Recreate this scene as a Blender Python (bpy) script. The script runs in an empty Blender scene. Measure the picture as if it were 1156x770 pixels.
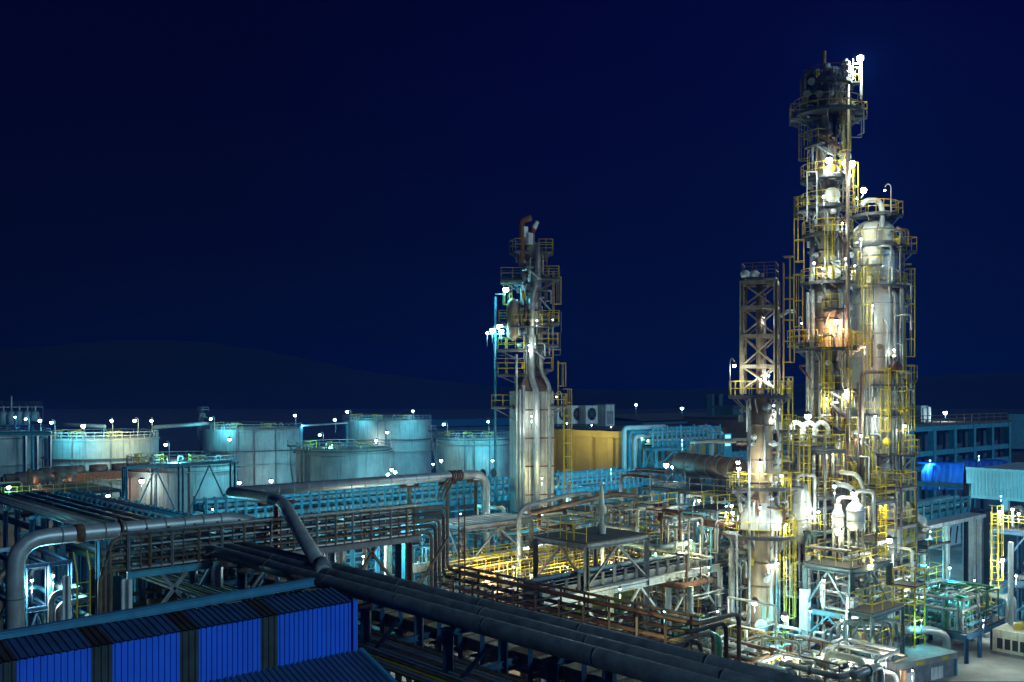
import bpy, math, random
from mathutils import Vector, Matrix
random.seed(7)
SC = bpy.context.scene
COL = SC.collection
PI = math.pi
# ---------------------------------------------------------------- survey frame
# X runs along the plant's right-hand grid direction, Y along its left-hand one; the photographer stands at the origin, 20 m up
F, HZ, CX, H = 1070.0, 445.0, 578.0, 20.0
CU, CD = .7385, .6743
def W(px, d, py=None, z=None):
    r = (px - CX) / F * d
    zz = z if z is not None else (H - (py - HZ) / F * d if py is not None else 0.0)
    return Vector((CU * r + CD * d, -CD * r + CU * d, zz))
def dX(px, X): return X / (CU * (px - CX) / F + CD)
def dY(px, Y): return Y / (-CD * (px - CX) / F + CU)
def YonX(px, X): return W(px, dX(px, X)).y
def XonY(px, Y): return W(px, dY(px, Y)).x
def zy(py, d): return H - (py - HZ) / F * d
def S(p):
    r = CU * p[0] - CD * p[1]; d = CD * p[0] + CU * p[1]
    return (CX + F * r / max(d, .1), HZ + F * (H - p[2]) / max(d, .1))
A_RIGHT, A_NEAR, A_LEFT, A_FAR = -42.4, 227.6, 137.6, 47.6     # compass angles as the photographer sees them
# ---------------------------------------------------------------- materials
MATS = {}
def mat(name, c1, c2=None, scale=3.0, rough=.55, metal=0.0, rough2=None, bump=.0, streak=0.0, streak_col=(.09, .04, .018), detail=5.0):
    m = bpy.data.materials.new(name); m.use_nodes = True
    nt = m.node_tree; N = nt.nodes; L = nt.links; b = N['Principled BSDF']
    c2 = c2 or tuple(x * .72 for x in c1)
    tc = N.new('ShaderNodeTexCoord'); nz = N.new('ShaderNodeTexNoise')
    nz.inputs['Scale'].default_value = scale; nz.inputs['Detail'].default_value = detail; nz.inputs['Roughness'].default_value = .65
    L.new(tc.outputs['Object'], nz.inputs['Vector'])
    rp = N.new('ShaderNodeValToRGB'); rp.color_ramp.elements[0].position = .36; rp.color_ramp.elements[1].position = .66
    rp.color_ramp.elements[0].color = (*c2, 1); rp.color_ramp.elements[1].color = (*c1, 1)
    L.new(nz.outputs['Fac'], rp.inputs['Fac'])
    out = rp.outputs['Color']
    if streak > 0:
        mp = N.new('ShaderNodeMapping'); mp.inputs['Scale'].default_value = (1.3, 1.3, .09)
        L.new(tc.outputs['Object'], mp.inputs['Vector'])
        n2 = N.new('ShaderNodeTexNoise'); n2.inputs['Scale'].default_value = 2.2; n2.inputs['Detail'].default_value = 6
        L.new(mp.outputs['Vector'], n2.inputs['Vector'])
        r2 = N.new('ShaderNodeValToRGB'); r2.color_ramp.elements[0].position = .52; r2.color_ramp.elements[1].position = .72
        r2.color_ramp.elements[0].color = (0, 0, 0, 1); r2.color_ramp.elements[1].color = (streak, streak, streak, 1)
        L.new(n2.outputs['Fac'], r2.inputs['Fac'])
        mx = N.new('ShaderNodeMix'); mx.data_type = 'RGBA'
        L.new(r2.outputs['Color'], mx.inputs['Factor']); L.new(out, mx.inputs['A']); mx.inputs['B'].default_value = (*streak_col, 1)
        out = mx.outputs['Result']
    L.new(out, b.inputs['Base Color'])
    b.inputs['Roughness'].default_value = rough; b.inputs['Metallic'].default_value = metal
    if rough2 is not None:
        mr = N.new('ShaderNodeMapRange'); mr.inputs['To Min'].default_value = rough; mr.inputs['To Max'].default_value = rough2
        L.new(nz.outputs['Fac'], mr.inputs['Value']); L.new(mr.outputs['Result'], b.inputs['Roughness'])
    if bump > 0:
        bp = N.new('ShaderNodeBump'); bp.inputs['Strength'].default_value = bump; bp.inputs['Distance'].default_value = .05
        L.new(nz.outputs['Fac'], bp.inputs['Height']); L.new(bp.outputs['Normal'], b.inputs['Normal'])
    MATS[name] = m
    return m
def emat(name, col, strength):
    m = bpy.data.materials.new(name); m.use_nodes = True
    b = m.node_tree.nodes['Principled BSDF']
    b.inputs['Base Color'].default_value = (.8, .8, .8, 1)
    b.inputs['Emission Color'].default_value = (*col, 1); b.inputs['Emission Strength'].default_value = strength
    try: m.cycles.emission_sampling = 'NONE'
    except Exception: pass
    MATS[name] = m
    return m
mat('silver', (.5, .5, .48), (.34, .34, .33), 1.2, .36, .4, .5, .05)
mat('cladding', (.55, .54, .5), (.38, .36, .32), .9, .42, .45, .6, .08, .5, (.16, .11, .07))
mat('galvanised', (.36, .37, .36), (.22, .23, .23), 2.5, .5, .35, .65)
mat('grey_steel', (.22, .23, .24), (.13, .13, .14), 2.0, .55, .1, None, 0, .5)
mat('teal_steel', (.07, .33, .43), (.04, .22, .3), 1.6, .5, 0, None, 0, .35)
mat('blue_steel', (.035, .11, .2), (.02, .07, .13), 2.0, .5, 0, None, 0, .3)
mat('dark_pipe', (.06, .04, .032), (.028, .018, .014), 2.4, .6, .1)
mat('brown_steel', (.2, .14, .09), (.1, .06, .035), 1.8, .65, 0, None, 0, .6)
mat('rust', (.2, .085, .035), (.09, .035, .015), 2.8, .8, 0, None, .15)
mat('red_steel', (.22, .035, .02), (.1, .02, .012), 2.0, .6)
mat('yellow', (.68, .5, .022), (.46, .32, .018), 2.0, .5, 0, None, 0, .3)
mat('white_paint', (.75, .75, .72), (.55, .55, .52), 1.5, .5, 0, None, 0, .5)
mat('cream', (.62, .6, .46), (.45, .43, .32), 1.5, .5, 0, None, 0, .5)
mat('tan_shell', (.46, .33, .2), (.28, .19, .11), .9, .45, .3, .6, .06, .7, (.09, .05, .025))
mat('rust_shell', (.24, .16, .11), (.12, .075, .05), 1.0, .55, .2, None, .06, .5)
mat('plant_steel', (.14, .22, .23), (.08, .14, .15), 1.8, .5, 0, None, 0, .5)
mat('rack_line', (.42, .5, .52), (.3, .38, .4), .8, .5, 0, None, 0, .4)
mat('tower_steel', (.36, .29, .19), (.2, .15, .09), 1.6, .6, 0, None, 0, .6)
mat('weathered_clad', (.36, .3, .22), (.2, .16, .115), .9, .45, .3, .6, .06, .65, (.1, .06, .035))
mat('tank_paint', (.36, .4, .385), (.24, .265, .255), .3, .55, 0, None, .02, .75, (.15, .1, .065))
mat('tank_roof', (.4, .4, .36), (.26, .25, .22), .6, .7, 0, None, .05)
mat('ring_dark', (.12, .09, .075), (.06, .05, .04), 1.2, .7)
mat('bundle_pipe', (.17, .175, .185), (.085, .088, .098), 1.4, .36, .2, .5, .05)
mat('green_pipe', (.06, .18, .075), (.03, .1, .045), 2, .45)
mat('olive_vessel', (.3, .34, .09), (.18, .2, .05), 1.4, .45, 0, None, 0, .4)
mat('grating', (.075, .07, .062), (.035, .032, .03), 6, .8)
mat('concrete', (.34, .33, .3), (.22, .21, .19), .8, .85, 0, None, .1, .3)
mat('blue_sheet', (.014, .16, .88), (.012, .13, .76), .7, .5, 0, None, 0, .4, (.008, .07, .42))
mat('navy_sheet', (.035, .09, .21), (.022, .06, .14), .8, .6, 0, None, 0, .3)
mat('brown_sheet', (.06, .045, .04), (.035, .026, .022), 1.0, .5)
mat('smoky_sheet', (.06, .075, .075), (.035, .042, .042), 1.0, .35)
mat('gutter_teal', (.05, .26, .4), (.035, .18, .3), 1.2, .45)
mat('ochre_wall', (.46, .32, .075), (.36, .25, .055), .5, .8, 0, None, .03, .3, (.2, .12, .04))
mat('roof_felt', (.12, .1, .085), (.07, .06, .052), .4, .9)
mat('pink_wall', (.3, .2, .15), (.22, .15, .11), .5, .8)
mat('slate_wall', (.05, .085, .11), (.03, .055, .075), .4, .75)
mat('opening', (.012, .018, .022), (.006, .009, .011), 1, .4)
mat('tarp_blue', (.01, .12, .55), (.008, .08, .4), .6, .6)
mat('canopy_sheet', (.6, .68, .7), (.46, .54, .56), .5, .6, 0, None, 0, .35, (.2, .22, .22))
mat('ground', (.1, .094, .085), (.05, .046, .043), .12, .9, 0, None, .25, 0, detail=9)
mat('yard', (.42, .4, .36), (.22, .205, .18), .22, .9, 0, None, .25, 0, detail=9)
mat('hill', (.016, .02, .018), (.008, .011, .01), .01, 1.0)
mat('hose', (.16, .15, .12), (.1, .09, .07), 3, .6)
emat('bulb_white', (.86, .96, 1), 30)
emat('bulb_cyan', (.55, .9, 1), 26)
emat('bulb_warm', (1, .68, .42), 24)
emat('lit_pane', (.2, .9, .85), 1.1)
emat('led_green', (.1, 1, .5), 3)
# ---------------------------------------------------------------- mesh builder
ORG = {}            # world origin of every root or part, so that meshes can be laid out in plant coordinates
class MB:
    def __init__(s): s.v = []; s.f = []; s.sm = []; s.cut = []
    def add(s, vs, fs, smooth=False):
        o = len(s.v); s.cut.append((o, len(s.f))); s.v += [tuple(x) for x in vs]
        s.f += [tuple(i + o for i in f) for f in fs]; s.sm += [smooth] * len(fs)
        return s
    def box(s, x0, x1, y0, y1, z0, z1):
        return s.add([(x0, y0, z0), (x1, y0, z0), (x1, y1, z0), (x0, y1, z0), (x0, y0, z1), (x1, y0, z1), (x1, y1, z1), (x0, y1, z1)],
                     [(0, 3, 2, 1), (4, 5, 6, 7), (0, 1, 5, 4), (1, 2, 6, 5), (2, 3, 7, 6), (3, 0, 4, 7)])
    def bar(s, p, q, w, h=None):
        p = Vector(p); q = Vector(q); h = h or w; t = q - p
        if t.length < 1e-5: return s
        t.normalize(); up = Vector((0, 0, 1)) if abs(t.z) < .95 else Vector((CU, -CD, 0))
        a = t.cross(up).normalized() * w / 2; b = a.cross(t).normalized() * h / 2
        vs = [c + i * a + j * b for c in (p, q) for i, j in ((-1, -1), (1, -1), (1, 1), (-1, 1))]
        return s.add(vs, [(0, 3, 2, 1), (4, 5, 6, 7), (0, 1, 5, 4), (1, 2, 6, 5), (2, 3, 7, 6), (3, 0, 4, 7)])
    def ibeam(s, p, q, w, h):
        """an I section: two flanges and a web"""
        p = Vector(p); q = Vector(q); t = (q - p).normalized()
        up = Vector((0, 0, 1)) if abs(t.z) < .95 else Vector((CU, -CD, 0))
        n = t.cross(up).normalized(); b = n.cross(t).normalized()
        th = h * .12
        o = b * (h / 2 - th / 2)
        s.bar(p + o, q + o, w, th); s.bar(p - o, q - o, w, th); s.bar(p, q, w * .16, h - 2 * th)
        return s
    def tube(s, pts, r, seg=8, bend=0.0, caps=True):
        pts = [Vector(p) for p in pts]
        if bend > 0 and len(pts) > 2:
            out = [pts[0]]
            for i in range(1, len(pts) - 1):
                a, b, c = pts[i - 1], pts[i], pts[i + 1]
                u = a - b; w = c - b; k = min(bend, u.length * .48, w.length * .48)
                if u.normalized().dot(w.normalized()) < -.995: out.append(b); continue
                p0 = b + u.normalized() * k; p2 = b + w.normalized() * k
                n = 5
                for j in range(n + 1):
                    tt = j / n
                    out.append(p0 * (1 - tt) ** 2 + b * 2 * tt * (1 - tt) + p2 * tt * tt)
            out.append(pts[-1]); pts = out
        n = len(pts); base = len(s.v)
        T = []
        for i in range(n):
            t = (pts[min(i + 1, n - 1)] - pts[max(i - 1, 0)])
            T.append(t.normalized() if t.length > 1e-7 else Vector((0, 0, 1)))
        a = T[0].cross(Vector((0, 0, 1)) if abs(T[0].z) < .9 else Vector((1, 0, 0))).normalized()
        vs = []
        for i in range(n):
            if i:
                a = (a - T[i] * a.dot(T[i]))
                a = a.normalized() if a.length > 1e-6 else T[i].orthogonal().normalized()
            b = T[i].cross(a)
            for k in range(seg):
                th = 2 * PI * k / seg
                vs.append(pts[i] + (a * math.cos(th) + b * math.sin(th)) * r)
        fs = [(i * seg + k, i * seg + (k + 1) % seg, (i + 1) * seg + (k + 1) % seg, (i + 1) * seg + k) for i in range(n - 1) for k in range(seg)]
        s.add(vs, fs, True)
        if caps:
            s.f.append(tuple(base + k for k in reversed(range(seg)))); s.sm.append(False)
            s.f.append(tuple(base + (n - 1) * seg + k for k in range(seg))); s.sm.append(False)
        return s
    def lathe(s, cx, cy, prof, seg=32, a0=0, a1=360, smooth=True):
        full = abs(a1 - a0) >= 359.9; m = seg if full else seg + 1
        vs = []
        for r, z in prof:
            for k in range(m):
                th = math.radians(a0 + (a1 - a0) * k / seg)
                vs.append((cx + r * math.cos(th), cy + r * math.sin(th), z))
        fs = []
        for i in range(len(prof) - 1):
            for k in range(seg):
                k2 = (k + 1) % m
                fs.append((i * m + k, i * m + k2, (i + 1) * m + k2, (i + 1) * m + k))
        return s.add(vs, fs, smooth)
    def ball(s, c, r, seg=10):
        prof = [(max(r * math.cos(-PI / 2 + PI * i / 6), .001), c[2] + r * math.sin(-PI / 2 + PI * i / 6)) for i in range(7)]
        return s.lathe(c[0], c[1], prof, seg)
    def rail(s, pts, h=1.1, closed=False, step=1.3, w=.05, toe=False):
        pts = [Vector(p) for p in pts]
        if closed: pts.append(pts[0])
        for a, b in zip(pts, pts[1:]):
            L = (b - a).length; n = max(1, round(L / step))
            for i in range(n + 1):
                c = a.lerp(b, i / n); s.bar(c, c + Vector((0, 0, h)), w)
            for k in (1.0, .52): s.bar(a + Vector((0, 0, h * k)), b + Vector((0, 0, h * k)), w)
        return s
    def ladder(s, p, q, side, w=.5, step=.42, cage=None):
        """rails p->q, rungs every step; cage = horizontal vector pointing out of the ladder"""
        p = Vector(p); q = Vector(q); side = Vector(side).normalized() * w / 2
        for k in (-1, 1): s.bar(p + side * k, q + side * k, .06)
        L = (q - p).length; n = int(L / step)
        for i in range(1, n):
            c = p.lerp(q, i / n); s.bar(c - side, c + side, .035)
        if cage is not None:
            o = Vector(cage).normalized() * .75; sd = side * 1.5
            zs = [p.lerp(q, t) for t in [x / max(1, int((L - 2) / 1.1)) for x in range(int((L - 2) / 1.1) + 1)]] if L > 3 else []
            zs = [z + Vector((0, 0, 2)) for z in zs if z.z + 2 < q.z + .9]
            for c in zs:
                lp = [c - sd, c - sd + o * .6, c - sd * .5 + o, c + sd * .5 + o, c + sd + o * .6, c + sd]
                for a, b in zip(lp, lp[1:]): s.bar(a, b, .05)
            if len(zs) > 1:
                for off in (-sd + o * .6, -sd * .4 + o, sd * .4 + o, sd + o * .6): s.bar(zs[0] + off, zs[-1] + off, .04)
        return s
    def build(s, name, m, parent=None, loc=None):
        me = bpy.data.meshes.new(name)
        if parent is not None: o0 = ORG[parent.name]
        elif loc is not None: o0 = Vector(loc)
        else:
            xs = [v[0] for v in s.v]; ys = [v[1] for v in s.v]; zs = [v[2] for v in s.v]
            o0 = Vector(((min(xs) + max(xs)) / 2, (min(ys) + max(ys)) / 2, min(zs)))
        me.from_pydata([(v[0] - o0.x, v[1] - o0.y, v[2] - o0.z) for v in s.v], [], s.f)
        me.polygons.foreach_set('use_smooth', s.sm)
        me.materials.append(MATS[m] if isinstance(m, str) else m)
        me.update()
        ob = bpy.data.objects.new(name, me); COL.objects.link(ob)
        if parent is not None: ob.parent = parent
        else: ob.location = o0
        ORG[ob.name] = o0.copy()
        return ob
def each(b, name, m, parent):
    """build every piece of b as a part of its own"""
    C = b.cut + [(len(b.v), len(b.f))]; out = []
    for (v0, f0), (v1, f1) in zip(C, C[1:]):
        k = MB(); k.v = b.v[v0:v1]; k.f = [tuple(i - v0 for i in f) for f in b.f[f0:f1]]; k.sm = b.sm[f0:f1]
        out.append(k.build(name, m, parent))
    return out
ALL = []
def tag(o, label, cat, group=None, order='x', key=None):
    o['label'] = label; o['category'] = cat
    if group: o['group'] = group
    ALL.append((o, order, key))
    return o
def root(name, loc, label, cat, group=None, order='x', key=None):
    o = bpy.data.objects.new(name, None); o.empty_display_size = .5
    COL.objects.link(o); o.location = loc; ORG[o.name] = Vector(loc)
    return tag(o, label, cat, group, order, key)
def struct(o): o['kind'] = 'structure'; return o
def copy_tree(o, loc, label, parent=None):
    c = o.copy(); COL.objects.link(c)
    if parent is None:
        c.location = loc; c['label'] = label; ALL.append((c, 'x', None)); ORG[c.name] = Vector(loc)
    else: c.parent = parent
    for ch in o.children: copy_tree(ch, None, None, c)
    return c
def pol(c, r, a, z): return Vector((c[0] + r * math.cos(math.radians(a)), c[1] + r * math.sin(math.radians(a)), z))
def av(a): return Vector((math.cos(math.radians(a)), math.sin(math.radians(a)), 0))
# ---------------------------------------------------------------- process equipment kit
def pipe(pts, r, m, label, cat='pipe', group=None, bend=None, seg=10, name='process_pipe', order='x', key=None, flanges=0, clamp=False):
    b = MB().tube(pts, r, seg, bend if bend is not None else r * 3)
    o = b.build(name, m); tag(o, label, cat, group, order, key if key is not None else Vector(pts[len(pts) // 2]))
    if flanges:
        fb = MB()
        for i in range(len(pts) - 1):
            a, c = Vector(pts[i]), Vector(pts[i + 1])
            if (c - a).length < r * 12: continue
            t = (c - a).normalized()
            for k in range(flanges):
                p = a.lerp(c, (k + .8) / (flanges + .6)); fb.tube([p - t * .05, p + t * .05], r * 1.5, seg)
        if fb.v: each(fb, 'flange', 'grey_steel', o)
    return o
def deck(parent, c, r0, r1, z, a0=0, a1=360, rails=True, rail_mat='yellow', brackets=4, h=1.1, deck_mat='grating'):
    """annular platform round a vessel, with its railing and brackets as sub-parts"""
    full = a1 - a0 >= 359; n = max(4, int((a1 - a0) / 18))
    d = MB().lathe(c[0], c[1], [(r0, z), (r1, z - .04), (r1, z + .2), (r1 - .04, z + .2), (r1 - .04, z + .12), (r0, z + .12), (r0, z)], n, a0, a1, False).build('platform', deck_mat, parent)
    if rails:
        pts = [pol(c, r1 - .06, a0 + (a1 - a0) * k / n, z + .12) for k in range(n + 1)]
        if not full: pts = [pol(c, r0 + .1, a0, z + .12)] + pts + [pol(c, r0 + .1, a1, z + .12)]
        MB().rail(pts, h, toe=True, step=1.1, w=.045).build('railing', rail_mat, d)
    if brackets:
        bb = MB()
        for k in range(brackets):
            a = a0 + (a1 - a0) * (k + .5) / brackets
            bb.bar(pol(c, r0, a, z - .06), pol(c, r1 - .05, a, z - .06), .1, .12)
            bb.bar(pol(c, r0, a, z - (r1 - r0) * .8), pol(c, r1 - .3, a, z - .1), .08)
        bb.build('bracket', 'grey_steel', d)
    return d
def side_deck(parent, c, ang, r0, r1, wid, z, rail_mat='yellow', h=1.1, drop=None):
    """rectangular balcony standing out of a vessel in direction ang"""
    u = av(ang); t = av(ang + 90); cc = Vector((c[0], c[1], z))
    P = lambda a, b, k=0: cc + u * a + t * b + Vector((0, 0, k))
    d = MB()
    vs = [P(r0, -wid), P(r1, -wid), P(r1, wid), P(r0, wid), P(r0, -wid, .12), P(r1, -wid, .12), P(r1, wid, .12), P(r0, wid, .12)]
    d.add(vs, [(0, 3, 2, 1), (4, 5, 6, 7), (0, 1, 5, 4), (1, 2, 6, 5), (2, 3, 7, 6), (3, 0, 4, 7)])
    d = d.build('platform', 'grating', parent)
    MB().rail([P(r0 + .1, -wid + .05, .12), P(r1 - .05, -wid + .05, .12), P(r1 - .05, wid - .05, .12), P(r0 + .1, wid - .05, .12)], h, toe=True, step=.9, w=.045).build('railing', rail_mat, d)
    bb = MB()
    for k in (-.8, .8):
        bb.bar(P(r0 - .2, wid * k, -.07), P(r1, wid * k, -.07), .1, .14); bb.bar(P(r0 - .1, wid * k, -1.2), P(r1 - .3, wid * k, -.1), .09)
    if drop: bb.bar(P(r1 + .25, wid, -drop), P(r1 + .25, wid, 1.3), .07); bb.bar(P(r0, wid, -drop), P(r1 + .25, wid, -drop), .07)
    bb.build('bracket', 'grey_steel', d)
    return d
def side_ladder(parent, c, r, ang, z0, z1, cage=True, m='yellow'):
    p = pol(c, r, ang, z0); q = pol(c, r, ang, z1)
    return MB().ladder(p, q, av(ang + 90), cage=av(ang) if cage else None).build('ladder', m, parent)
def trim(R, c, r, z0, z1, n, seed, a0=A_NEAR - 100, a1=A_NEAR + 100):
    """small fittings on a vessel: conduits, junction boxes, nozzles, gauges"""
    rnd = random.Random(seed)
    for k in range(n):
        a = rnd.uniform(a0, a1); z = rnd.uniform(z0, z1); u = av(a); p = pol(c, r(z), a, z); t = rnd.random()
        if t < .34:
            q = min(z1, z + rnd.uniform(2, 7)); o = r(z) + rnd.uniform(.12, .5)
            MB().tube([pol(c, o, a, z), pol(c, o, a, q), pol(c, r(q), a + rnd.uniform(-8, 8), q + .3)], rnd.uniform(.04, .1), 6, .2).build('conduit', rnd.choice(['galvanised', 'silver', 'rust_shell', 'white_paint']), R)
        elif t < .55: MB().tube([p, p + u * rnd.uniform(.35, .8)], rnd.uniform(.08, .16), 8).tube([p + u * .35, p + u * .42], .24, 8).build('nozzle', rnd.choice(['galvanised', 'rust_shell', 'white_paint']), R)
        elif t < .8:
            q = p + u * .55; MB().bar(p, q, .06).bar(q + Vector((0, 0, -.25)), q + Vector((0, 0, .25)), .3, .3).build('junction_box', rnd.choice(['galvanised', 'white_paint', 'grey_steel', 'yellow']), R)
        else:
            q = p + u * .9; s = av(a + 90); MB().tube([p, q, q + s * rnd.choice([-.8, .8]), q + s * .8 + Vector((0, 0, -1.2))], .09, 7, .25).build('branch_pipe', rnd.choice(['galvanised', 'silver', 'rust']), R)
def frame(name, label, x0, x1, y0, y1, z0, levels, m='grey_steel', cat='steel frame', group=None, brace=(), post=.22, deckz=(), rails='', rail_mat='yellow', nx=1, ny=1, beam_h=.26, low_mat=None, low_z=0):
    """braced steel frame: posts, beams at the given levels, bracing, decks with rails"""
    R = root(name, ((x0 + x1) / 2, (y0 + y1) / 2, z0), label, cat, group, key=Vector(((x0 + x1) / 2, (y0 + y1) / 2, max(levels))))
    xs = [x0 + (x1 - x0) * i / nx for i in range(nx + 1)]; ys = [y0 + (y1 - y0) * i / ny for i in range(ny + 1)]
    zt = max(levels)
    for x in xs:
        for y in ys:
            if low_mat and low_z > z0:
                MB().box(x - post * .8, x + post * .8, y - post * .8, y + post * .8, z0, low_z).build('post_casing', low_mat, R)
            MB().ibeam((x, y, max(z0, low_z if low_mat else z0)), (x, y, zt - .01), post, post).build('post', m, R)
    for z in levels:
        for y in ys: MB().ibeam((x0 - .05, y, z), (x1 + .05, y, z), post * .8, beam_h).build('beam', m, R)
        for x in xs: MB().ibeam((x, y0, z - .02), (x, y1, z - .02), post * .75, beam_h).build('beam', m, R)
    for (za, zb) in brace:
        b = MB()
        for i in range(nx):
            xm = (xs[i] + xs[i + 1]) / 2
            b.bar((xs[i], y0, za), (xm, y0, zb), .13); b.bar((xs[i + 1], y0, za), (xm, y0, zb), .13)
        b.build('brace', m, R)
        b = MB()
        for i in range(ny):
            ym = (ys[i] + ys[i + 1]) / 2
            b.bar((x0, ys[i], za), (x0, ym, zb), .13); b.bar((x0, ys[i + 1], za), (x0, ym, zb), .13)
        b.build('brace', m, R)
    for z in deckz:
        d = MB().box(x0 - .1, x1 + .1, y0 - .1, y1 + .1, z + beam_h / 2 + .01, z + beam_h / 2 + .09).build('platform', 'grating', R)
        zz = z + beam_h / 2 + .09; C = [(x0, y0, zz), (x1, y0, zz), (x1, y1, zz), (x0, y1, zz)]
        sides = {'s': (0, 1), 'e': (1, 2), 'n': (2, 3), 'w': (3, 0)}
        rb = MB()
        for k in rails: rb.rail([C[sides[k][0]], C[sides[k][1]]], 1.1, toe=True)
        if rails: rb.build('railing', rail_mat, d)
    return R
NLAMP = [0]
def lamp(p, power, col='white', label='', kind='bulb', size=.2, base=None, lean=None, group='lamps on the plant', light=True, cast=None):
    """a lit fitting: bulb and guard on a bracket, or a gooseneck / straight pole from base (the foot point)"""
    p = Vector(p); size *= .52 if size < .3 else .74 if size < .4 else .6
    foot = Vector(base) if base is not None else p + Vector((0, 0, -1.25))
    nm = {'bulb': 'bulkhead_lamp', 'goose': 'gooseneck_lamp', 'pole': 'pole_lamp', 'flood': 'flood_lamp'}[kind]
    R = root(nm, foot, label, 'lamp', group, key=p)
    lc = {'white': (.82, 1, .9), 'cyan': (.12, .74, .95), 'warm': (1, .62, .36), 'yellow': (.96, .95, .48), 'teal': (.08, .66, .95)}[col]
    bm = {'white': 'bulb_white', 'cyan': 'bulb_cyan', 'teal': 'bulb_cyan', 'warm': 'bulb_warm', 'yellow': 'bulb_warm'}[col]
    if col == 'yellow': bm = 'bulb_white'
    st = MB()
    if kind == 'goose':
        q = foot.copy(); q.z = p.z + .35; off = (p - q); off.z = 0
        st.tube([foot, q, q + off * .5 + Vector((0, 0, .25)), p + Vector((0, 0, .3))], .045, 6, .3)
    elif kind == 'pole':
        st.tube([foot, p + Vector((0, 0, -.2))], .06, 6)
    else:
        st.tube([foot, p + Vector((0, 0, -size * .8))], .035, 6)
    st.build('lamp_post' if kind in ('goose', 'pole') else 'bracket', 'galvanised', R)
    MB().lathe(p.x, p.y, [(.02, p.z + size + .18), (size * .5, p.z + size + .14), (size * 1.3, p.z + size * .6), (size * 1.25, p.z + size * .55), (size * 1.02, p.z + size * .62)], 10).build('lamp_hood', 'dark_pipe', R)
    MB().ball(p, size, 10).build('bulb', bm, R)
    if light and power > 0:
        ld = bpy.data.lights.new('lamp_glow', 'POINT'); ld.energy = power; ld.color = lc; ld.shadow_soft_size = .15
        lo = bpy.data.objects.new('lamp_glow', ld); COL.objects.link(lo); lo.parent = R
        lp = Vector(cast) if cast is not None else p + Vector((0, 0, -size - .3))
        lo.location = lp - foot
        NLAMP[0] += 1
    return R
COLS = {'silver': 'silver', 'galvanised': 'galvanised grey', 'grey_steel': 'dull grey', 'dark_pipe': 'dark brown', 'rust': 'rusty', 'green_pipe': 'green', 'teal_steel': 'teal', 'plant_steel': 'grey-green', 'blue_steel': 'dark blue', 'cream': 'cream', 'yellow': 'yellow', 'white_paint': 'white', 'brown_steel': 'brown', 'tan_shell':'tan'}
JUNGLE = []
def jungle(n, x0, x1, y0, y1, z0, z1, mats, where, group, rmin=.05, rmax=.16, seed=1, valves=.35, segs=(3, 5)):
    """crooked runs of process pipe through a block of plant, each with its own flanges and valves"""
    rnd = random.Random(seed)
    for i in range(n):
        m = rnd.choice(mats); r = rnd.uniform(rmin, rmax) if rnd.random() < .8 else rmax * rnd.uniform(1, 1.6)
        p = Vector((rnd.uniform(x0, x1), rnd.uniform(y0, y1), rnd.choice([z0, rnd.uniform(z0, z1), rnd.uniform(z0, z1)])))
        pts = [p.copy()]; last = -1
        for k in range(rnd.randint(*segs)):
            ax = rnd.choice([a for a in (0, 1, 2) if a != last]); last = ax
            lo, hi = ((x0, x1), (y0, y1), (z0, z1))[ax]
            for _ in range(6):
                q = p.copy(); q[ax] = min(hi, max(lo, rnd.uniform(p[ax] - 4.2, p[ax] + 4.2)))
                if abs(q[ax] - p[ax]) > max(.8, (hi - lo) * .18): break
            pts.append(q.copy()); p = q
        up = sum(abs(b.z - a.z) for a, b in zip(pts, pts[1:])); ln = sum((b - a).length for a, b in zip(pts, pts[1:]))
        form = 'rising' if up > ln * .5 else 'running level' if up < ln * .15 else 'bending'
        JUNGLE.append((pts, r, m, form, where, group, rmin, rmax, rnd.random() < .6, rnd.random() < valves, rnd.choice(['yellow', 'yellow', 'red_steel', 'green_pipe'])))
def build_jungle(keep=150):
    def size_on_view(e):
        c = [S(p) for p in e[0]]; d = sum(CD * p.x + CU * p.y for p in e[0]) / len(e[0])
        inside = sum(1 for q in c if 0 < q[0] < 1156 and q[1] < 765)
        return (max(q[0] for q in c) - min(q[0] for q in c) + max(q[1] for q in c) - min(q[1] for q in c)) * e[1] / d * (inside / len(c))
    JUNGLE.sort(key=size_on_view, reverse=True)
    rest = {}
    for (pts, r, m, form, where, group, *_r) in JUNGLE[keep:]: rest.setdefault(m, MB()).tube(pts, r, 7, r * 2.6)
    for m, b in rest.items():
        o = b.build('small_pipework', m); o['kind'] = 'stuff'; o['label'] = 'maze of small ' + COLS[m] + ' pipes filling the steelwork'; o['category'] = 'pipework'
    for (pts, r, m, form, where, group, rmin, rmax, fl, vl, hw) in JUNGLE[:keep]:
        size = 'thin' if r < (rmin + rmax) * .5 else 'stout'
        o = pipe(pts, r, m, f'{size} {COLS[m]} pipe {form} {where}', 'pipe', group, bend=r * 2.6, seg=8, flanges=1 if fl else 0)
        if vl:
            k = len(pts) // 2 - 1; a, b = pts[k], pts[k + 1]; c = a.lerp(b, .5); t = (b - a).normalized()
            v = MB(); v.tube([c - t * r * 2.4, c - t * r * .8], r * 1.5, 8); v.tube([c + t * r * .8, c + t * r * 2.4], r * 1.5, 8)
            up = Vector((0, 0, 1)) if abs(t.z) < .8 else -av(A_FAR)
            v.tube([c, c + up * (r * 4 + .12)], r * .6, 6)
            v.build('valve_body', 'galvanised', o)
            w = c + up * (r * 4 + .12); e1 = t; e2 = up.cross(t)
            ring = [w + (e1 * math.cos(q * PI / 4) + e2 * math.sin(q * PI / 4)) * (.16 + r) for q in range(9)]
            MB().tube(ring, .035, 5, 0, False).build('handwheel', hw, o)
ORDN = 'first second third fourth fifth sixth seventh eighth ninth tenth eleventh twelfth thirteenth fourteenth fifteenth sixteenth seventeenth eighteenth nineteenth twentieth'.split()
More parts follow.
